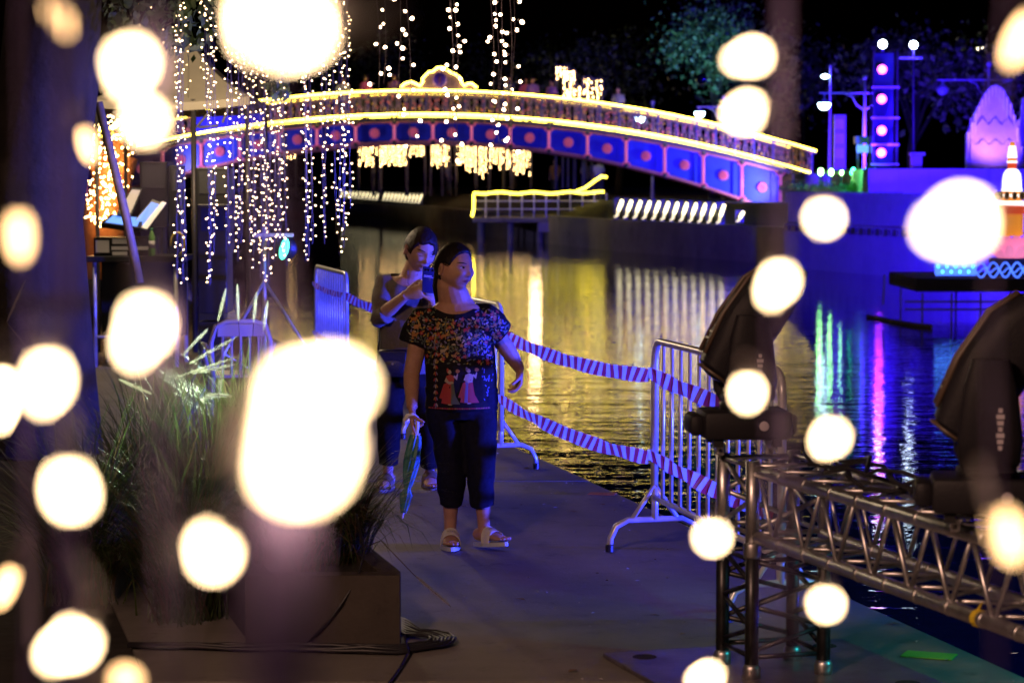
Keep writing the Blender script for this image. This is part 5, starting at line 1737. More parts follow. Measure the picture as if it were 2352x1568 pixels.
def put(name, me, m, parent):
    me.materials.clear()
    for q in (m if isinstance(m, (list, tuple)) else [m]): me.materials.append(q)
    me.name = name
    return link(name, me, parent)

def sstep(a, b, x):
    t = min(1, max(0, (x - a) / (b - a)))
    return t * t * (3 - 2 * t)

def head_base(d, S=1.0):
    x, y, z = d
    px, py, pz = .0735 * x, (.093 if y < 0 else .1) * y, .114 * z
    t = max(0, -z)
    px *= 1 - .30 * t ** 1.7
    if y > 0: py *= 1 - .42 * t
    else: py *= 1 - .06 * t
    if y < 0 and z > 0: py *= 1 - .06 * z
    return Vector((px, py, pz)) * S

def sphere_dirs(nu, nv):
    ds = []
    for j in range(1, nv):
        t = math.pi * j / nv
        for i in range(nu):
            a = 2 * math.pi * i / nu
            ds.append(Vector((math.sin(t) * math.cos(a), math.sin(t) * math.sin(a), math.cos(t))))
    ds += [Vector((0, 0, 1)), Vector((0, 0, -1))]
    fs = []
    T, B = len(ds) - 2, len(ds) - 1
    for j in range(nv - 2):
        for i in range(nu):
            a, b = j * nu + i, j * nu + (i + 1) % nu
            fs.append((a, a + nu, b + nu, b))
    for i in range(nu):
        fs.append((T, i, (i + 1) % nu)); fs.append((B, (nv - 2) * nu + (i + 1) % nu, (nv - 2) * nu + i))
    return ds, fs
HD, HF = sphere_dirs(96, 80)

def add_head(mb, M, S=1.0, plump=0.0):
    def g(p, x0, z0, sx, sz): return math.exp(-((p.x / S - x0) / sx) ** 2 - ((p.z / S - z0) / sz) ** 2)
    vs = []
    for d in HD:
        p = head_base(d, S)
        if d.z < .2: p.x *= 1 + plump * .09 * math.exp(-((p.z / S + .05) / .04) ** 2)
        if d.y < 0:
            f = 0
            f += .009 * g(p, 0, .006, .009, .026) + .021 * g(p, 0, -.027, .0115, .013) + .008 * (g(p, .0135, -.031, .008, .008) + g(p, -.0135, -.031, .008, .008))
            f -= .010 * (g(p, .031, .007, .016, .011) + g(p, -.031, .007, .016, .011))
            f += .004 * (g(p, .031, .006, .011, .0065) + g(p, -.031, .006, .011, .0065))
            f += .005 * (g(p, .03, .026, .022, .007) + g(p, -.03, .026, .022, .007))
            f += (.006 + .003 * plump) * (g(p, .043, -.024, .02, .02) + g(p, -.043, -.024, .02, .02))
            f += .0065 * g(p, 0, -.0545, .02, .0055) + .0065 * g(p, 0, -.067, .018, .006) - .004 * g(p, 0, -.0605, .022, .003)
            f -= .004 * g(p, 0, -.078, .02, .006); f += .008 * g(p, 0, -.096, .02, .014)
            f -= .003 * (g(p, .03, -.05, .007, .014) + g(p, -.03, -.05, .007, .014))
            p.y -= f * S * min(1, -d.y * 1.8)
        vs.append(M @ p)
    mb.add(vs, HF)
    for s in (-1, 1):
        R3 = M.to_3x3() @ (Matrix.Rotation(R(14), 3, 'X') @ Matrix.Rotation(s * R(34), 3, 'Z'))
        c = M @ Vector((s * .082 * S, .014 * S, -.006 * S))
        mb.ell(c, (.0085 * S, .019 * S, .032 * S), 14, 10, R3)
        rim = []
        for k in range(12):
            a = -2.2 + k * .42
            rim.append(c + R3 @ Vector((s * .008 * S, -.016 * math.cos(a) * S * -1, .028 * math.sin(a) * S)))
        mb.tube(rim, .0042 * S, n=6)

def hair_cap(M, S, zb, vol, m, parent, extra=None, noise_amp=.0022, back=0.0):
    vs = []
    for d in HD:
        p = head_base(d, S)
        q = p / S
        mask = sstep(-.006, .008, q.z - zb(q.y, q.x))
        ang = math.atan2(d.x, d.y + 1e-6)
        nz = noise.noise(Vector((d.x * 9, d.y * 9, d.z * 2.2))) + .6 * noise.noise(Vector((d.x * 22, d.y * 22, d.z * 4)))
        f = .93 + (vol + back * max(0, d.y) * max(0, 1 - abs(d.z)) - .93) * mask
        p = p * f + d * (.004 * S * mask) + d * (noise_amp * nz * mask)
        if mask < .02: p = p * .95
        vs.append(M @ p)
    mb = MB(); mb.add(vs, HF)
    if extra: extra(mb)
    ob = mb.build('hair', m, parent, smooth=True, world=False)
    rn = random.Random(int(S * 1000))
    sb = MB()
    for k in range(1100 if S < 1.08 else 450):
        d0 = Vector((rn.gauss(0, 1), rn.gauss(0, 1), rn.gauss(0, 1))).normalized()
        q0 = head_base(d0, 1.0)
        if not -.004 < q0.z - zb(q0.y, q0.x) < (.02 if k % 2 else .09): continue
        if q0.y > .05: continue
        dt = Vector((d0.x * .1 + rn.gauss(0, .05), 1.0, -.12 + rn.gauss(0, .12))).normalized()
        lift = rn.uniform(.0005, .003) if rn.random() < .94 else rn.uniform(.004, .009)
        ln = rn.uniform(.45, 1.0)
        pts = []
        for j in range(9):
            t = j / 8 * ln
            d = (d0 * (1 - t) + dt * t + Vector((0, 0, .35 * t * (1 - t)))).normalized()
            p = head_base(d, S) * (vol + back * max(0, d.y) * max(0, 1 - abs(d.z))) + d * (.0035 * S + lift * math.sin(math.pi * min(1, t * 1.1 + .02)))
            if j == 0: p = head_base(d0, S) * 1.012
            pts.append((p, d))
        w = rn.uniform(.0007, .0016)
        vs = []
        for j, (p, d) in enumerate(pts):
            tg = (pts[min(8, j + 1)][0] - pts[max(0, j - 1)][0]).normalized()
            sd = tg.cross(d).normalized() * w * (1 - .6 * j / 8)
            vs += [M @ (p - sd), M @ (p + sd)]
        sb.add(vs, [(2 * j, 2 * j + 1, 2 * j + 3, 2 * j + 2) for j in range(8)])
    so = sb.build('hair_strands', m, parent, smooth=True, world=False); so['kind'] = 'stuff'
    return ob

def bvh_of(me):
    return BVHTree.FromPolygons([v.co.copy() for v in me.vertices], [tuple(p.vertices) for p in me.polygons])

def project(tree, pts, o_fn, d, off, maxang=.15):
    out = []
    for p in pts:
        h, n, i, dist = tree.ray_cast(o_fn(p), d)
        if h is None or -n.dot(d) < maxang: return None
        out.append(h - d * off * .2 + n * off * .4)
    return out

def face_features(tree, M, S, parent, closed=False):
    d = (M.to_3x3() @ Vector((0, 1, 0))).normalized()
    of = lambda p: M @ Vector((p[0] * S, -.3, p[1] * S))
    def dec(nm, polys, m, off):
        mb = MB()
        for poly in polys:
            c = (sum(p[0] for p in poly) / len(poly), sum(p[1] for p in poly) / len(poly))
            q = project(tree, poly + [c], of, d, off * 1.6, .05)
            if q: mb.add(q, [(i, (i + 1) % len(poly), len(poly)) for i in range(len(poly))])
        if mb.v: return mb.build(nm, m, parent, world=False)
    def almond(cx, cz, w, h, up=1.0, dn=1.0):
        return [(cx + w * math.cos(a), cz + h * (math.sin(a) * (up if math.sin(a) > 0 else dn))) for a in [2 * math.pi * k / 14 for k in range(14)]]
    def strip(pts, th):
        n = len(pts)
        a = [(x, z + th * (.25 + .75 * math.sin(math.pi * (i + .5) / n)) / 2) for i, (x, z) in enumerate(pts)]
        b = [(x, z - th * (.25 + .75 * math.sin(math.pi * (i + .5) / n)) / 2) for i, (x, z) in enumerate(pts)]
        return [[a[i], a[i + 1], b[i + 1], b[i]] for i in range(n - 1)]
    for s in (-1, 1):
        if not closed:
            dec('eye', [almond(s * .031, .0065, .0135, .0052, 1, .8)], M_EYEW, .0008)
            dec('iris', [almond(s * .031 + .004, .0068, .0062, .0052)], M_IRIS, .0014)
            dec('eyelid_line', strip([(s * .031 + .0145 * t, .0065 + .0055 * (1 - t * t)) for t in [k / 5 - 1 for k in range(11)]], .0028), M_BROW, .0018)
            dec('eyelid_crease', strip([(s * .031 + .015 * t, .0125 + .0045 * (1 - t * t)) for t in [k / 5 - 1 for k in range(11)]], .0013), mat('skin_crease', (.16, .075, .05), .6), .001)
        else:
            dec('eyelid_line', strip([(s * .031 + .0145 * t, .0015 - .004 * (1 - t * t)) for t in [k / 5 - 1 for k in range(11)]], .0034), M_BROW, .0014)
            dec('eyelid_crease', strip([(s * .031 + .015 * t, .012 + .004 * (1 - t * t)) for t in [k / 5 - 1 for k in range(11)]], .0013), mat('skin_crease', (.16, .075, .05), .6), .001)
        dec('eyebrow', strip([(s * (.014 + .038 * t), .0235 + .006 * math.sin(t * 2.3)) for t in [k / 8 for k in range(9)]], .0062), M_BROW, .0012)
        dec('nostril', [almond(s * .0075, -.0375, .0032, .0016)], M_LIPDARK, .0008)
    xs = [k / 6 - 1 for k in range(13)]
    up = [(.0215 * t, -.0605 + .0068 * (1 - t * t) * (1 - .25 * math.exp(-(t / .18) ** 2)) + .0005) for t in xs]
    mid = [(.0225 * t, -.0605 - .0012 * t * t) for t in xs]
    lo = [(.0195 * t, -.0610 - .0085 * (1 - t * t)) for t in xs]
    dec('lips', [[up[i], up[i + 1], mid[i + 1], mid[i]] for i in range(12)] + [[mid[i], mid[i + 1], lo[i + 1], lo[i]] for i in range(12)], M_LIP, .0009)
    dec('mouth_line', strip(mid, .0022), M_LIPDARK, .0015)

def hand(mb, wrist, d, n, side, S=1.0, curl=(.5, .55, .6, .65), tcurl=.4, spread=.06, thumb_out=.7):
    """d: finger direction, n: palm normal, side: thumb side"""
    d = d.normalized(); n = (n - d * n.dot(d)).normalized(); side = (side - d * side.dot(d) - n * side.dot(n)).normalized()
    w = Vector(wrist)
    mb.tube([w - d * .02 * S, w + d * .015 * S, w + d * .045 * S, w + d * .075 * S, w + d * .092 * S],
            [(.026 * S, .019 * S), (.029 * S, .018 * S), (.038 * S, .0165 * S), (.041 * S, .0145 * S), (.036 * S, .011 * S)], n=14, side=side)
    for k, (o_, ln) in enumerate(((.030, .072), (.0105, .08), (-.0095, .074), (-.0285, .058))):
        p = w + d * (.082 - .006 * abs(k - 1)) * S + side * o_ * S
        dd = (d + side * o_ * spread / .03).normalized()
        pts, rs = [p - dd * .02 * S, p], [.0088 * S, .0092 * S]
        ang = 0
        for j, f in enumerate((.42, .32, .26)):
            ang += curl[k] * (1.0 if j == 0 else 1.15)
            v = dd * math.cos(ang) + n * math.sin(ang)
            p = p + v * ln * f * S
            pts.append(p); rs.append((.0086, .0079, .0062)[j] * S)
        mb.tube(pts, rs, n=10)
        mb.ell(pts[-1], (.0062 * S,) * 3, 8, 6)
    p = w + d * .022 * S + side * .024 * S
    t0 = (d * .75 + side * thumb_out + n * .35).normalized()
    p1 = p + t0 * .04 * S
    t1 = (t0 + n * tcurl - side * .25 * tcurl).normalized()
    p2 = p1 + t1 * .031 * S
    t2 = (t1 + n * tcurl * .8 + d * .15).normalized()
    p3 = p2 + t2 * .024 * S
    mb.tube([p - t0 * .02 * S, p, p1, p2, p3], [.013 * S, .0145 * S, .0105 * S, .0098 * S, .0075 * S], n=10)
    mb.ell(p3, (.0075 * S,) * 3, 8, 6)

def foot(mb, ankle, fd, pitch=0.0, S=1.0):
    """skin of the foot from the ankle down; returns frame for the sandal"""
    fd = Vector((fd.x, fd.y, 0)).normalized()
    sd = Vector((fd.y, -fd.x, 0))
    f = fd * math.cos(pitch) + Vector((0, 0, math.sin(pitch)))
    u = -fd * math.sin(pitch) + Vector((0, 0, math.cos(pitch)))
    o = ankle - u * .075 * S - f * .015 * S        # sole plane origin under the ankle
    secs = [(-.062, .02, .022, .028), (-.045, .031, .033, .036), (.0, .034, .04, .042), (.05, .037, .033, .034), (.1, .042, .024, .025), (.14, .044, .0165, .018), (.165, .04, .012, .013)]
    mb.tube([o + f * t * S + u * z * S for (t, a, b, z) in secs], [(a * S, b * S) for (t, a, b, z) in secs], n=14, side=sd)
    for k, (o_, t, r) in enumerate(((-.030, .185, .0125), (-.0085, .189, .0095), (.009, .183, .009), (.0235, .174, .0085), (.0355, .160, .0078))):
        mb.ell(o + f * t * S + sd * o_ * S + u * .0115 * S, (r * S, .018 * S, r * S), 10, 8, Matrix((sd, f, u)).transposed())
    return o, f, u, sd

def sandal(parent, fr, S, mside, msole, mprint=None):
    o, f, u, sd = fr
    root = MB()
    outl = []
    for k in range(28):
        a = 2 * math.pi * k / 28
        t = .062 + .142 * math.cos(a)
        w = (.05 if math.cos(a) > 0 else .041) * math.sin(a) * (1 - .1 * math.cos(a * 2))
        outl.append(o + f * t * S + sd * w * S)
    root.prism(outl, u * -.004 * S, u * -.026 * S)
    so = root.build('sandal', msole, parent, world=False)
    fix_normals(so.data)
    mb = MB()
    N = 12
    for lay in (0, 1):
        r1 = .054 - lay * .004
        vs = []
        for (t, hh) in ((.052, .09), (.085, .076), (.118, .062)):
            for k in range(N + 1):
                a = math.pi * k / N
                vs.append(o + f * t * S + sd * math.cos(a) * r1 * S + u * ((math.sin(a) ** .8) * (hh - lay * .004) - .008) * S)
        fs = [(j * (N + 1) + k, j * (N + 1) + k + 1, (j + 1) * (N + 1) + k + 1, (j + 1) * (N + 1) + k) for j in range(2) for k in range(N)]
        mb.add(vs, fs if lay == 0 else [tuple(reversed(q)) for q in fs])
    b = len(mb.v) - 2 * 3 * (N + 1)
    for row in (0, 2):
        for k in range(N):
            i0 = b + row * (N + 1) + k; j0 = i0 + 3 * (N + 1)
            mb.f.append([i0, i0 + 1, j0 + 1, j0]); mb.m.append(0)
    st_ = mb.build('strap', mside, so, world=False, smooth=True)
    if mprint:
        for k in range(4):
            a = math.pi * (.42 + .07 * k)
            c = o + f * .085 * S + sd * math.cos(a) * .0545 * S + u * (math.sin(a) ** .8 * .0765 - .008) * S
            nn = (sd * math.cos(a) + u * math.sin(a)).normalized()
            MB().lathe(c, [(.004, 0), (.004, .001)], 8, axis=nn).build('strap_mark', mprint, so, world=False)
    return so

def cloth(me, amp, fx, fz, seed, zmin=None):
    co = [v.co.copy() for v in me.vertices]; nr = [v.normal.copy() for v in me.vertices]
    out = []
    for c, nn in zip(co, nr):
        n1 = noise.noise(Vector((c.x * fx + seed, c.y * fx, c.z * fz)))
        n2 = noise.noise(Vector((c.x * fx * 2.1, c.y * fx * 2.1 + seed, c.z * fz * 2.4)))
        out.extend(c + nn * amp * (n1 + .45 * n2))
    me.vertices.foreach_set('co', out)
    me.update()

def smooth_rim(bm):
    for it in range(14):
        new = {}
        for v in bm.verts:
            nb = [e.other_vert(v) for e in v.link_edges if e.is_boundary]
            if len(nb) == 2: new[v] = v.co * .4 + (nb[0].co + nb[1].co) * .3
        for v, c in new.items(): v.co = c

# ------------------------------------------------------------------ woman in the printed blouse
K1 = 12.2 / FPX
FX0 = (1060 - CU) * K1
def L1(u, v, y=0.0): return Vector(((u - 1060) * K1, y, CAM_H - (v - HV) * K1))
w1 = empty('person', (FX0, 12.2, 0), 'woman in black printed blouse and cropped trousers walking, folded umbrella in hand, looking aside', 'person')
mb = MB()
H1 = Matrix.Translation(L1(1046, 614, -.035)) @ Matrix.Rotation(R(47), 4, 'Z') @ Matrix.Rotation(R(2), 4, 'X')
HS1 = 1.03
add_head(mb, H1, HS1, 2.2)
# neck and torso
nk = L1(1044, 690, .015)
mb.tube([H1 @ Vector((0, .025, -.03)), H1 @ Vector((0, .03, -.085)), nk + Vector((0, .0, .005)), nk + Vector((0, .01, -.06))], [(.064, .062), (.07, .066), (.084, .07), (.135, .08)], n=18, side=Vector((1, 0, 0)))
ctr = lambda z: Vector((-.004 - .03 * sstep(.9, 1.25, z), .01, z))
mb.tube([ctr(.74), ctr(.85), ctr(1.0), ctr(1.1), ctr(1.18), ctr(1.225), ctr(1.25)], [(.165, .12), (.16, .125), (.15, .12), (.16, .115), (.155, .092), (.12, .07), (.075, .058)], n=24, side=Vector((1, 0, 0)))
SL, SR = L1(970, 733, .01), L1(1112, 728, .03)
EL, WLi = L1(944, 862, .03), L1(948, 932, -.12)
ER, WR = L1(1164, 806, .16), L1(1194, 856, .24)
mb.tube([SL + Vector((.05, 0, .0)), SL, SL.lerp(EL, .35), EL, EL.lerp(WLi, .3), WLi], [.055, .056, .05, .042, .041, .028], n=14)
mb.tube([SR - Vector((.05, 0, 0)), SR, SR.lerp(ER, .35), ER, ER.lerp(WR, .3), WR], [.055, .056, .05, .043, .041, .028], n=14)
hand(mb, WLi, Vector((.05, -.25, -1)), Vector((1, -.1, -.1)), Vector((.2, -1, .2)), 1.0, (.12, .95, 1.0, 1.05), .7, .04, .45)
hand(mb, WR, Vector((-.04, -.18, -1)), Vector((-1, -.3, -.1)), Vector((-.35, -1, .1)), 1.0, (.45, .5, .55, .6), .45, .05, .5)
# legs
HL, KL, AL = Vector((-.085, .01, .78)), L1(1036, 1085, -.03), L1(1033, 1222, .01)
HR, KR, AR = Vector((.08, .01, .78)), L1(1106, 1085, -.06), L1(1111, 1222, -.03)
AL.z = .098; AR.z = .108
for (h_, k_, a_) in ((HL, KL, AL), (HR, KR, AR)):
    mb.tube([h_, k_, k_.lerp(a_, .35), k_.lerp(a_, .8), a_, a_ - Vector((0, 0, .03))], [.085, .056, .05, .034, .031, .031], n=14)
fr1 = foot(mb, AL, Vector((.05, -1, 0)), R(1), .96)
fr2 = foot(mb, AR, Vector((.62, -.8, 0)), R(7), .96)
bm1 = voxel(mb, .0042, 3)
put('body', bm1, M_SKIN, w1)
t1 = bvh_of(bm1)
face_features(t1, H1, HS1, w1)
def zb1(y, x):
    if y < -.06: return .07 + .25 * max(0, .03 - abs(x))
    if y < -.028: return .07 - (y + .06) / .032 * .058
    if y < .004: return .012 + (y + .028) / .032 * .016
    if y < .034: return .028 - (y - .004) / .03 * .1
    return -.085
def tail1(mb):
    a = H1 @ Vector((0, .075, -.03))
    mb.tube([a + Vector((.02, -.02, .02)), a, a + Vector((-.008, .03, -.07)), a + Vector((-.005, .04, -.16)), a + Vector((0, .045, -.23))], [.045, .055, .055, .042, .01], n=12)
hair_cap(H1, HS1, zb1, 1.07, M_HAIR, w1, tail1, back=.14)
# trousers
mb = MB()
mb.tube([Vector((-.006, .01, .66)), Vector((-.006, .01, .74)), Vector((-.004, .01, .84)), Vector((-.004, .01, .95))], [(.165, .125), (.178, .132), (.17, .13), (.15, .12)], n=24, side=Vector((1, 0, 0)))
for (h_, k_, a_, s) in ((HL, KL, AL, -1), (HR, KR, AR, 1)):
    hem = k_.lerp(a_, .56); hem.z = .215
    mb.tube([h_ + Vector((s * .004, 0, .04)), h_ + Vector((s * .002, 0, -.1)), h_.lerp(k_, .6), k_, k_.lerp(hem, .6), hem], [(.097, .113), (.096, .11), (.084, .09), (.074, .076), (.066, .068), (.06, .064)], n=20, side=Vector((1, 0, 0)))
tm = voxel(mb, .0075, 5)
cloth(tm, .012, 7, 8, 3.0)
put('trousers', tm, mat('navy_trousers', (.008, .008, .017), .8, var=.3, vscale=40, spec=.08), w1)
# blouse
mb = MB()
mb.tube([ctr(.705), ctr(.73), ctr(.85), ctr(1.0), ctr(1.1), ctr(1.165), ctr(1.205), ctr(1.235)], [(.183, .142), (.184, .143), (.182, .146), (.178, .142), (.182, .135), (.178, .115), (.15, .095), (.1, .075)], n=28, side=Vector((1, 0, 0)))
CL_, CR_ = L1(949, 790, .01), L1(1150, 770, .085)
mb.tube([SL + Vector((.08, 0, .012)), SL + Vector((.0, 0, .0)), SL.lerp(CL_, .5), CL_], [(.06, .06), (.074, .07), (.083, .078), (.074, .076)], n=18, side=Vector((0, 1, 0)))
mb.tube([SR - Vector((.08, 0, -.012)), SR, SR.lerp(CR_, .5), CR_], [(.06, .06), (.074, .07), (.083, .078), (.074, .076)], n=18, side=Vector((0, 1, 0)))
bl = voxel(mb, .0065, 5)
cloth(bl, .011, 8, 5, 9.0)
bmm = bmesh.new(); bmm.from_mesh(bl)
nc = nk
kill = []
for v in bmm.verts:
    dx, dy = (v.co.x - nc.x) / .105, (v.co.y - .0) / .12
    r2 = dx * dx + dy * dy
    zc = 1.178 + .06 * max(0, v.co.y) / .1
    if v.co.z > zc + .05 * r2 * r2 and r2 < 1.15: kill.append(v)
bmesh.ops.delete(bmm, geom=kill, context='VERTS')
smooth_rim(bmm)
bmm.to_mesh(bl); bmm.free()
M_BLOUSE = mat('blouse_black', (.01, .009, .011), .75, spec=.1, var=.3, vscale=60)
blo = put('blouse', bl, M_BLOUSE, w1)
# printed motifs, laid on the cloth
PC = {'y': (.5, .34, .05), 'r': (.5, .04, .03), 'g': (.09, .12, .075), 'l': (.2, .16, .3), 'o': (.5, .2, .04), 'c': (.55, .42, .3), 'b': (.06, .07, .3)}
PM = [mat('print_' + k, tuple(q * .62 for q in c), .65) for k, c in PC.items()]
PI = {k: i for i, k in enumerate(PC)}
tb_ = bvh_of(bl)
pm = MB()
def decal(poly, col, off=.0016):
    c = (sum(p[0] for p in poly) / len(poly), sum(p[1] for p in poly) / len(poly))
    q = project(tb_, [tuple(p) for p in poly] + [c], lambda p: Vector((p[0], -1, p[1])), Vector((0, 1, 0)), off, .22)
    if not q: return
    if max((a - b).length for a in q for b in q) > .2: return
    pm.mi = PI[col]
    pm.add(q, [(i, (i + 1) % len(poly), len(poly)) for i in range(len(poly))])
def leafp(x, z, l, w, a, n=8):
    out = []
    for k in range(n):
        t = 2 * math.pi * k / n
        px, pz = l * math.cos(t), w * math.sin(t) * (1 - .3 * math.cos(t))
        out.append((x + px * math.cos(a) - pz * math.sin(a), z + px * math.sin(a) + pz * math.cos(a)))
    return out
rp_ = random.Random(31)
placed = []
tries = 0
while len(placed) < 520 and tries < 16000:
    tries += 1
    x, z = rp_.uniform(-.27, .24), rp_.uniform(.94, 1.215)
    if z > 1.17 and abs(x + .03) < .1: continue
    if z < .98 and rp_.random() < .6: continue
    if any((x - a) ** 2 + (z - b) ** 2 < .0088 ** 2 for a, b in placed): continue
    placed.append((x, z))
    c = rp_.choices('ggggggyyrlloc', k=1)[0]
    if c == 'r' or (c == 'o' and rp_.random() < .5):
        n = 5; a0 = rp_.random() * 6
        for k in range(n):
            decal(leafp(x + .006 * math.cos(a0 + k * 1.257), z + .006 * math.sin(a0 + k * 1.257), .006, .0038, a0 + k * 1.257, 6), c)
        decal(leafp(x, z, .003, .003, 0, 6), 'y', .0024)
    else:
        decal(leafp(x, z, rp_.uniform(.006, .0105), rp_.uniform(.0032, .005), rp_.uniform(0, math.pi)), c)
# stems
for k in range(26):
    x, z, a = rp_.uniform(-.16, .13), rp_.uniform(.98, 1.12), rp_.uniform(.6, 2.6)
    for j in range(6):
        x2, z2 = x + .012 * math.cos(a), z + .012 * math.sin(a)
        decal([(x - .0009, z), (x + .0009, z), (x2 + .0009, z2), (x2 - .0009, z2)], 'y' if k % 3 == 0 else 'g', .0012)
        x, z, a = x2, z2, a + rp_.uniform(-.35, .35)
# animals and larger birds
for (x, z, c) in ((-.085, 1.085, 'o'), (-.225, 1.13, 'o'), (-.235, 1.085, 'o'), (.025, 1.115, 'r'), (-.012, 1.075, 'c'), (-.09, 1.01, 'c'), (.07, 1.05, 'l'), (-.24, 1.165, 'o')):
    decal(leafp(x, z, .016, .008, .2), c, .0026); decal(leafp(x + .015, z + .009, .007, .005, .6), c, .0028)
    decal([(x - .012, z - .004), (x - .008, z - .004), (x - .008, z - .016), (x - .011, z - .016)], c, .0026)
    decal([(x + .006, z - .004), (x + .01, z - .004), (x + .01, z - .016), (x + .007, z - .016)], c, .0026)
# left border of motifs
for k in range(13):
    z = 1.12 - k * .032
    for j in range(3): decal(leafp(-.128 + .006 * (j - 1), z - .004 * (j % 2), .011, .0035, 1.57 + .4 * (j - 1), 6), ('r', 'l', 'c', 'o')[(k + j) % 4])
# blue border on the right
for k in range(60):
    decal(leafp(rp_.uniform(.105, .175), rp_.uniform(.72, 1.1), .007, .0028, rp_.uniform(.8, 2.3), 6), rp_.choice('blb'))
# two figures in long robes
def robe_figure(cx, zb_, flip, under):
    s = -1 if flip else 1
    def P(pts): return [(cx + s * x, zb_ + z) for x, z in pts]
    decal(P([(-.045, .004), (-.02, .0), (.005, .0), (.01, .06), (.006, .115), (-.012, .118), (-.03, .075)]), 'r', .003)
    decal(P([(-.055, .03), (-.03, .02), (-.02, .07), (-.014, .11), (-.032, .1)]), 'r', .0034)
    decal(P([(.004, .0), (.05, .0), (.034, .016), (.024, .06), (.016, .115), (.004, .117)]), under, .0036)
    decal(P([(-.02, .112), (.018, .112), (.022, .14), (.0, .15), (-.02, .14)]), 'r' if under == 'g' else 'c', .004)
    decal(P([(-.02, .135), (-.028, .115), (-.005, .1), (.018, .105), (.016, .112), (-.004, .109), (-.018, .12)]), 'c', .0044)
    decal(P([(.016, .138), (.034, .12), (.04, .15), (.036, .155), (.03, .132), (.02, .145)]), 'c', .0044)
    decal(leafp(cx + s * -.002, zb_ + .162, .011, .009, 1.57), 'c', .0046)
    decal(leafp(cx + s * -.01, zb_ + .168, .014, .008, 1.9), 'r' if under == 'g' else 'l', .0042)
    decal(leafp(cx + s * .038, zb_ + .166, .011, .01, 0), 'o', .0046)
    decal(leafp(cx, zb_ - .002, .012, .003, 0), 'c', .0042)
robe_figure(-.055, .742, False, 'g')
robe_figure(.04, .748, False, 'r')
decal([(.015, .75), (.032, .75), (.036, .85), (.022, .862)], 'l', .0042)
# red stitched hem
for k in range(40):
    x = -.165 + k * .0085
    decal([(x, .716), (x + .0055, .716), (x + .0055, .723), (x, .723)], 'r' if k % 4 else 'o')
pj = pm.build('printed_motifs', PM, blo, world=False); pj['kind'] = 'stuff'
M_SOLE = mat('sandal_sole', (.42, .46, .42), .55); M_STRAP = mat('sandal_strap', (.5, .47, .38), .5)
sandal(w1, fr1, .96, M_STRAP, M_SOLE, M_BLACK); sandal(w1, fr2, .96, M_STRAP, M_SOLE, M_BLACK)

# folded umbrella in her hand
um = empty('folded_umbrella', Vector((FX0, 12.2, 0)) + L1(952, 955, -.15), 'folded teal umbrella with white crook handle held by the walking woman', 'umbrella')
g0 = Vector((FX0, 12.2, 0))
hk = [g0 + L1(934, 968, -.17), g0 + L1(932, 957, -.17), g0 + L1(938, 948, -.17), g0 + L1(950, 945, -.17), g0 + L1(960, 953, -.17), g0 + L1(961, 970, -.172), g0 + L1(957, 1000, -.175)]
MB().tube(hk, .0105, n=10).build('handle', mat('white_handle', (.62, .6, .55), .4), um, smooth=True)
ua, ub = g0 + L1(957, 992, -.175), g0 + L1(929, 1168, -.2)
M_UMB = mat('umbrella_cloth', (.03, .16, .14), .5, var=.25, vscale=20)
vs, fs = [], []
N, NR = 32, 14
dd = (ub - ua).normalized(); s_, t_ = basis(dd, Vector((1, 0, 0)))
for j in range(NR):
    t = j / (NR - 1)
    r = .012 + .022 * math.sin(math.pi * min(1, t * 1.25 + .12)) ** .8 if t < .75 else .012 + .018 * (1 - t) / .25 * .9
    c = ua.lerp(ub, t)
    for k in range(N):
        a = 2 * math.pi * k / N
        rr = r * (1 + .28 * math.cos(8 * a + t * 3.5))
        vs.append(c + s_ * rr * math.cos(a + t * 1.2) + t_ * rr * math.sin(a + t * 1.2))
for j in range(NR - 1):
    for k in range(N): fs.append((j * N + k, j * N + (k + 1) % N, (j + 1) * N + (k + 1) % N, (j + 1) * N + k))
q = MB(); q.add(vs, fs); q.build('canopy', M_UMB, um, smooth=True)
MB().tube([ub - dd * .01, ub + dd * .03], [.006, .003], n=8).build('tip', MATS['white_handle'], um)
MB().lathe(ua.lerp(ub, .3), [(.037, -.006), (.038, .006)], 20, axis=dd).build('strap', mat('umbrella_strap', (.02, .1, .1), .5), um)
MB().lathe(ua, [(.014, -.004), (.022, .012), (.016, .03)], 14, axis=dd).build('runner', MATS['white_handle'], um)
for k in range(8):
    a = 2 * math.pi * k / 8
    MB().tube([ua + dd * .01 + s_ * .015 * math.cos(a) + t_ * .015 * math.sin(a), ua + dd * -.012 + s_ * .019 * math.cos(a) + t_ * .019 * math.sin(a)], .0025, n=5).build('rib_tip', MATS['white_handle'], um)

# ------------------------------------------------------------------ woman with the phone
K2 = 14.5 / FPX
FX2 = (930 - CU) * K2
def L2(u, v, y=0.0): return Vector(((u - 930) * K2, y, CAM_H - (v - HV) * K2))
w2 = empty('person', (FX2, 14.5, 0), 'woman in grey three quarter sleeve top looking down at her phone', 'person')
mb = MB()
S2 = 1.12
H2 = Matrix.Translation(L2(968, 574, -.07)) @ Matrix.Rotation(R(24), 4, 'Z') @ Matrix.Rotation(R(20), 4, 'X') @ Matrix.Rotation(R(5), 4, 'Y')
add_head(mb, H2, S2, .7)
nk2 = L2(935, 632, .03)
mb.tube([H2 @ Vector((0, .03, -.02)), H2 @ Vector((0, .035, -.085)), nk2 + Vector((.03, -.02, .0)), nk2 + Vector((.02, 0, -.07))], [(.056, .056), (.057, .058), (.068, .062), (.12, .075)], n=18, side=Vector((1, 0, 0)))
c2 = lambda z: Vector((.012 + .0 * z, .02, z))
mb.tube([c2(.74), c2(.9), c2(1.05), c2(1.15), c2(1.22), c2(1.26), c2(1.285)], [(.15, .12), (.15, .12), (.15, .12), (.165, .115), (.16, .09), (.125, .07), (.08, .055)], n=24, side=Vector((1, 0, 0)))
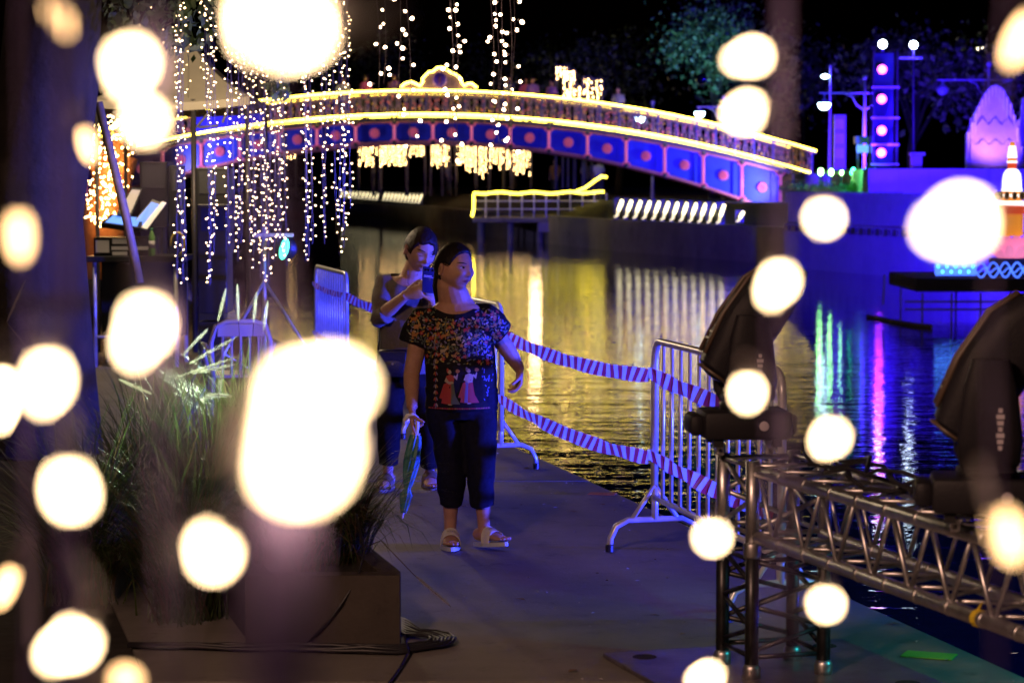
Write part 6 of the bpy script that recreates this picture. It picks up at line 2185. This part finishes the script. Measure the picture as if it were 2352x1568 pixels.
SL2, SR2 = L2(884, 655, .02), L2(988, 660, .02)
EL2, WL2 = L2(876, 724, -.10), L2(938, 672, -.27)
ER2, WR2 = L2(1002, 735, -.12), L2(998, 685, -.28)
mb.tube([SL2 + Vector((.05, 0, 0)), SL2, SL2.lerp(EL2, .5), EL2, EL2.lerp(WL2, .35), WL2], [.058, .058, .05, .046, .043, .029], n=14)
mb.tube([SR2 - Vector((.05, 0, 0)), SR2, SR2.lerp(ER2, .5), ER2, ER2.lerp(WR2, .35), WR2], [.058, .058, .05, .046, .043, .029], n=14)
hand(mb, WL2, Vector((1, -.3, .28)), Vector((.25, 1, -.1)), Vector((-.2, .15, 1)), 1.12, (.25, .32, .38, .42), .5, .1, .6)
hand(mb, WR2, Vector((-.25, -.2, 1)), Vector((-.5, .9, .1)), Vector((-1, -.3, .2)), 1.05, (.5, .55, .6, .6), .3, .06, .7)
HL2, KL2, AL2 = Vector((-.075, .02, .76)), L2(893, 975, -.02), L2(889, 1085, .02)
HR2, KR2, AR2 = Vector((.085, .03, .76)), L2(978, 985, .05), L2(984, 1100, .14)
AL2.z = .095; AR2.z = .105
for (h_, k_, a_) in ((HL2, KL2, AL2), (HR2, KR2, AR2)):
    mb.tube([h_, k_, k_.lerp(a_, .35), k_.lerp(a_, .8), a_, a_ - Vector((0, 0, .03))], [.085, .056, .05, .034, .031, .031], n=14)
f21 = foot(mb, AL2, Vector((-.25, -1, 0)), R(1), 1.0)
f22 = foot(mb, AR2, Vector((.1, -1, 0)), R(-6), 1.0)
bm2 = voxel(mb, .0045, 3)
put('body', bm2, M_SKIN2, w2)
face_features(bvh_of(bm2), H2, S2, w2, closed=True)
def zb2(y, x):
    k = -.05 if x > .035 else (-.012 if x < -.045 else 0)
    if y < -.055: return .056 + .35 * max(0, .03 - abs(x)) + k
    if y < -.03: return .056 - (y + .055) / .025 * .056 + k
    if y < .006: return .0 + (y + .03) / .036 * .02 + min(0, k + .012)
    if y < .034: return .02 - (y - .006) / .028 * .095
    return -.08
def tail2(mb):
    a = H2 @ Vector((0, .09, .0))
    mb.tube([a + Vector((.02, -.03, .01)), a, a + Vector((-.03, .03, -.07)), a + Vector((-.035, .04, -.15)), a + Vector((-.03, .04, -.21))], [.03, .034, .03, .022, .004], n=12)
    for s in (-1, 1):
        for k in range(4):
            p0 = H2 @ Vector((s * .066, -.03 + .012 * k, .05)); p1 = H2 @ Vector((s * .078, -.035 + .012 * k, .0)); p2 = H2 @ Vector((s * .072, -.03 + .01 * k, -.03 - .012 * k))
            mb.tube([p0, p1, p2], [.012, .009, .002], n=6)
hair_cap(H2, S2, zb2, 1.1, M_HAIRB, w2, tail2, back=.1)
for s in (-1, 1):
    MB().ell(H2 @ Vector((s * .081 * S2, .006, -.036 * S2)), (.0045,) * 3, 8, 6).build('earring', mat('silver', (.8, .8, .82), .2, metal=1), w2, world=False, smooth=True)
nl = [H2 @ Vector((-.06, .0, -.11)), L2(938, 648, -.085), L2(948, 660, -.1), L2(958, 648, -.1), H2 @ Vector((.06, -.01, -.11))]
MB().tube(nl, .0012, n=5).build('necklace', MATS['silver'], w2, world=False)
mb = MB()
mb.tube([c2(.62), c2(.72), c2(.84), c2(.95)], [(.145, .12), (.158, .128), (.155, .128), (.14, .12)], n=24, side=Vector((1, 0, 0)))
for (h_, k_, a_, s, hz) in ((HL2, KL2, AL2, -1, .15), (HR2, KR2, AR2, 1, .13)):
    hem = k_.lerp(a_, .82); hem.z = hz
    mb.tube([h_ + Vector((0, 0, .04)), h_ + Vector((0, 0, -.1)), h_.lerp(k_, .6), k_, k_.lerp(hem, .6), hem], [(.092, .11), (.09, .105), (.082, .088), (.075, .078), (.066, .068), (.058, .062)], n=20, side=Vector((1, 0, 0)))
tm = voxel(mb, .008, 5); cloth(tm, .012, 7, 8, 17.0)
put('trousers', tm, mat('black_trousers', (.009, .008, .01), .8, spec=.08, var=.3, vscale=40), w2)
mb = MB()
mb.tube([c2(.70), c2(.8), c2(.95), c2(1.08), c2(1.17), c2(1.235), c2(1.27), c2(1.3)], [(.17, .145), (.168, .142), (.165, .138), (.168, .135), (.182, .128), (.172, .108), (.135, .085), (.09, .065)], n=28, side=Vector((1, 0, 0)))
cf = EL2.lerp(WL2, .18); cfr = ER2.lerp(WR2, .2)
mb.tube([SL2 + Vector((.08, 0, .01)), SL2, SL2.lerp(EL2, .5), EL2 + Vector((-.004, .0, -.012)), cf + Vector((.012, -.008, -.006))], [(.07, .07), (.078, .075), (.075, .073), (.07, .068), (.068, .062)], n=18, side=Vector((0, 1, 0)))
mb.tube([SR2 - Vector((.08, 0, -.01)), SR2, SR2.lerp(ER2, .5), ER2, cfr], [(.07, .07), (.078, .075), (.075, .073), (.072, .07), (.068, .064)], n=18, side=Vector((0, 1, 0)))
sw = voxel(mb, .0068, 5); cloth(sw, .012, 8, 6, 29.0)
bmm = bmesh.new(); bmm.from_mesh(sw)
kill = []
for v in bmm.verts:
    dx, dy = (v.co.x - nk2.x - .015) / .1, (v.co.y - .0) / .12
    r2 = dx * dx + dy * dy
    zc = 1.215 + .08 * max(0, v.co.y) / .1
    if v.co.z > zc + .05 * r2 * r2 and r2 < 1.2: kill.append(v)
bmesh.ops.delete(bmm, geom=kill, context='VERTS')
smooth_rim(bmm); bmm.to_mesh(sw); bmm.free()
put('grey_top', sw, mat('grey_knit', (.14, .12, .11), .85, var=.12, vscale=50, bump=.25, bscale=400, spec=.15), w2)
M_SLB = mat('brown_sandal', (.12, .08, .045), .5)
sandal(w2, f21, 1.0, M_SLB, M_SLB); sandal(w2, f22, 1.0, M_SLB, M_SLB)
G2 = Vector((FX2, 14.5, 0))
# phone
ph = empty('smartphone', G2 + L2(988, 638, -.34), 'dark smartphone held up in both hands by the woman in grey', 'phone')
rotp = Matrix.Rotation(R(18), 3, 'Z') @ Matrix.Rotation(R(-22), 3, 'X') @ Matrix.Rotation(R(7), 3, 'Y')
pc = G2 + L2(989, 637, -.355)
MB().box(pc, (.078, .009, .162), rotp, bev=.004).build('case', mat('phone_case', (.02, .022, .07), .25, coat=.5), ph, autosmooth=True)
MB().box(pc + rotp @ Vector((0, .0055, 0)), (.07, .002, .152), rotp).build('screen', emis('phone_screen', (.5, .55, .8), .35), ph)
for (x, z) in ((-.02, .06), (-.003, .06), (.022, .06)):
    MB().lathe(pc + rotp @ Vector((x, -.0045, z)), [(.007, 0), (.007, .002), (.005, .0025)], 12, axis=rotp @ Vector((0, -1, 0))).build('camera_lens', M_IRIS, ph, smooth=True)
for k in range(6):
    MB().box(pc + rotp @ Vector((-.026 + .008 * k, -.005, .024)), (.006, .0008, .005), rotp).build('case_letter', M_PRINT, ph)
MB().box(pc + rotp @ Vector((0, -.005, .016)), (.06, .0008, .0025), rotp).build('case_line', M_PRINT, ph)
# shoulder bag
bg = empty('shoulder_bag', G2 + L2(905, 830, -.17), 'black shoulder bag hanging at the hip of the woman in grey', 'bag')
mb = MB()
bc = G2 + L2(906, 826, -.2)
ring_loft(mb, [(bc + Vector((0, 0, -.085)), Vector((1, 0, 0)), Vector((0, 1, 0)), .075, .035), (bc + Vector((0, 0, -.06)), Vector((1, 0, 0)), Vector((0, 1, 0)), .098, .045), (bc, Vector((1, 0, 0)), Vector((0, 1, 0)), .1, .05), (bc + Vector((0, 0, .055)), Vector((1, 0, 0)), Vector((0, 1, 0)), .092, .042), (bc + Vector((0, 0, .075)), Vector((1, 0, 0)), Vector((0, 1, 0)), .08, .03)], 24, 3)
mb.build('pouch', mat('bag_leather', (.012, .011, .012), .35, bump=.3, bscale=120), bg, smooth=True)
MB().box(bc + Vector((0, -.048, .03)), (.15, .006, .075), Matrix.Rotation(R(8), 3, 'X'), bev=.002).build('flap', MATS['bag_leather'], bg)
MB().lathe(bc + Vector((.0, -.055, -.005)), [(.008, 0), (.008, .004)], 10, axis=(0, -1, 0)).build('clasp', MATS['silver'], bg)
MB().tube([bc + Vector((-.09, 0, .06)), G2 + L2(872, 780, -.1), G2 + L2(870, 735, .03), G2 + L2(890, 650, .1)], (.007), n=6).build('strap', MATS['bag_leather'], bg, smooth=True)
MB().tube([bc + Vector((.09, 0, .06)), G2 + L2(950, 780, -.16), G2 + L2(985, 720, -.125)], (.007), n=6).build('strap', MATS['bag_leather'], bg, smooth=True)

# ------------------------------------------------------------------ people on the bridge and on the far bank
mb = MB()
mb.ell((0, 0, 1.52), (.08, .095, .115), 12, 10)
mb.tube([(0, .01, 1.3), (0, .01, 1.45)], .055, n=10)
mb.tube([(0, 0, .82), (0, 0, 1.05), (0, 0, 1.25), (0, 0, 1.36), (0, 0, 1.4)], [(.15, .11), (.14, .105), (.17, .11), (.16, .09), (.07, .06)], n=14, side=Vector((1, 0, 0)))
for s in (-1, 1):
    mb.tube([(s * .16, 0, 1.34), (s * .22, .02, 1.08), (s * .2, -.1, .86)], [.05, .042, .03], n=8)
    mb.ell((s * .2, -.12, .8), (.03, .03, .07), 8, 6)
    mb.tube([(s * .08, 0, .88), (s * .09, -.02, .48), (s * .09, .01, .06)], [.09, .06, .045], n=10)
    mb.ell((s * .09, -.07, .04), (.04, .11, .04), 10, 6)
PB = voxel(mb, .018, 3); PB.materials.append(M_SKIN)
mb = MB()
mb.tube([(0, 0, .78), (0, 0, 1.05), (0, 0, 1.26), (0, 0, 1.38)], [(.185, .14), (.17, .13), (.195, .13), (.12, .1)], n=14, side=Vector((1, 0, 0)))
for s in (-1, 1): mb.tube([(s * .15, 0, 1.35), (s * .225, .015, 1.1)], [.07, .062], n=10)
PS = voxel(mb, .02, 3); PS.materials.append(mat('shirt_plain', (.4, .2, .3), .7))
mb = MB()
for s in (-1, 1): mb.tube([(s * .085, 0, .9), (s * .09, -.02, .48), (s * .09, .01, .12)], [.11, .085, .07], n=10)
PT = voxel(mb, .02, 3); PT.materials.append(mat('trousers_plain', (.03, .03, .05), .7))
mb = MB(); mb.ell((0, .02, 1.56), (.092, .1, .1), 12, 10); mb.ell((0, .07, 1.46), (.07, .05, .11), 10, 8)
PHr = mb.mesh('hair', M_HAIR, smooth=True)
def far_person(loc, rz, shirt, label, S=1.0):
    o = empty('person', loc, label, 'person', 'people far behind', rz)
    o.scale = (S, S, S)
    link('body', PB, o)
    for me, m, nm in ((PS, shirt, 'shirt'), (PT, None, 'trousers'), (PHr, None, 'hair')):
        ob = link(nm, me, o)
        if m:
            ob.material_slots[0].link = 'OBJECT'; ob.material_slots[0].material = m
    return o
shirts = [mat('shirt_magenta', (.6, .1, .4), .7), mat('shirt_violet', (.25, .1, .4), .7), mat('shirt_white', (.6, .58, .6), .7), mat('shirt_orange', (.55, .25, .08), .7), mat('shirt_grey', (.2, .2, .22), .7)]
for i, (u, sh, lab) in enumerate(((815, 0, 'person in magenta on the bridge left of the crest'), (880, 1, 'person in violet on the bridge just left of the crest'), (1190, 0, 'person in magenta on the bridge right of the crest'),
                                 (1205, 1, 'person in violet beside the one in magenta right of the crest'), (1150, 4, 'person in grey on the bridge nearest the right of the crest'), (1250, 1, 'person in violet on the bridge left of the golden lights'),
                                 (1405, 4, 'person in grey on the bridge right of the golden lights'), (760, 2, 'person in white on the bridge behind the fairy lights'))):
    z = at(u, rope_v(u) + 6.5, BY).z
    far_person((at(u, 0, BY).x + .3, BY + 1.5 + .3 * (i % 3), z), R(20 * (i % 5) - 40), shirts[sh], lab, .98)
for i, (u, Y, sh, lab) in enumerate(((1275, 104, 3, 'person in orange standing on the far bank under the bridge'), (1375, 100, 2, 'person in white on the far bank behind the pier'), (1345, 108, 4, 'person in grey on the far bank behind the pier'), (1030, 128, 4, 'person in grey far under the bridge arch'))):
    far_person((X(u, Y), Y, 1.05), R(30 * i - 30), shirts[sh], lab)
lamp('assumed_crowd_light', 'SPOT', (X(1000, BY) , BY + 1.6, 8.2), 110, (.8, .2, 1.0), (X(1000, BY), BY + 1.6, 4.5), bridge, .2, 150, .9)  # assumed unseen lamp for the magenta light on the crowd
lamp('far_bank_light', 'POINT', (X(1230, 112), 112, 4.2), 260, (1.0, .6, .3), None, bpy.data.objects['light_curtain.008'], .3)
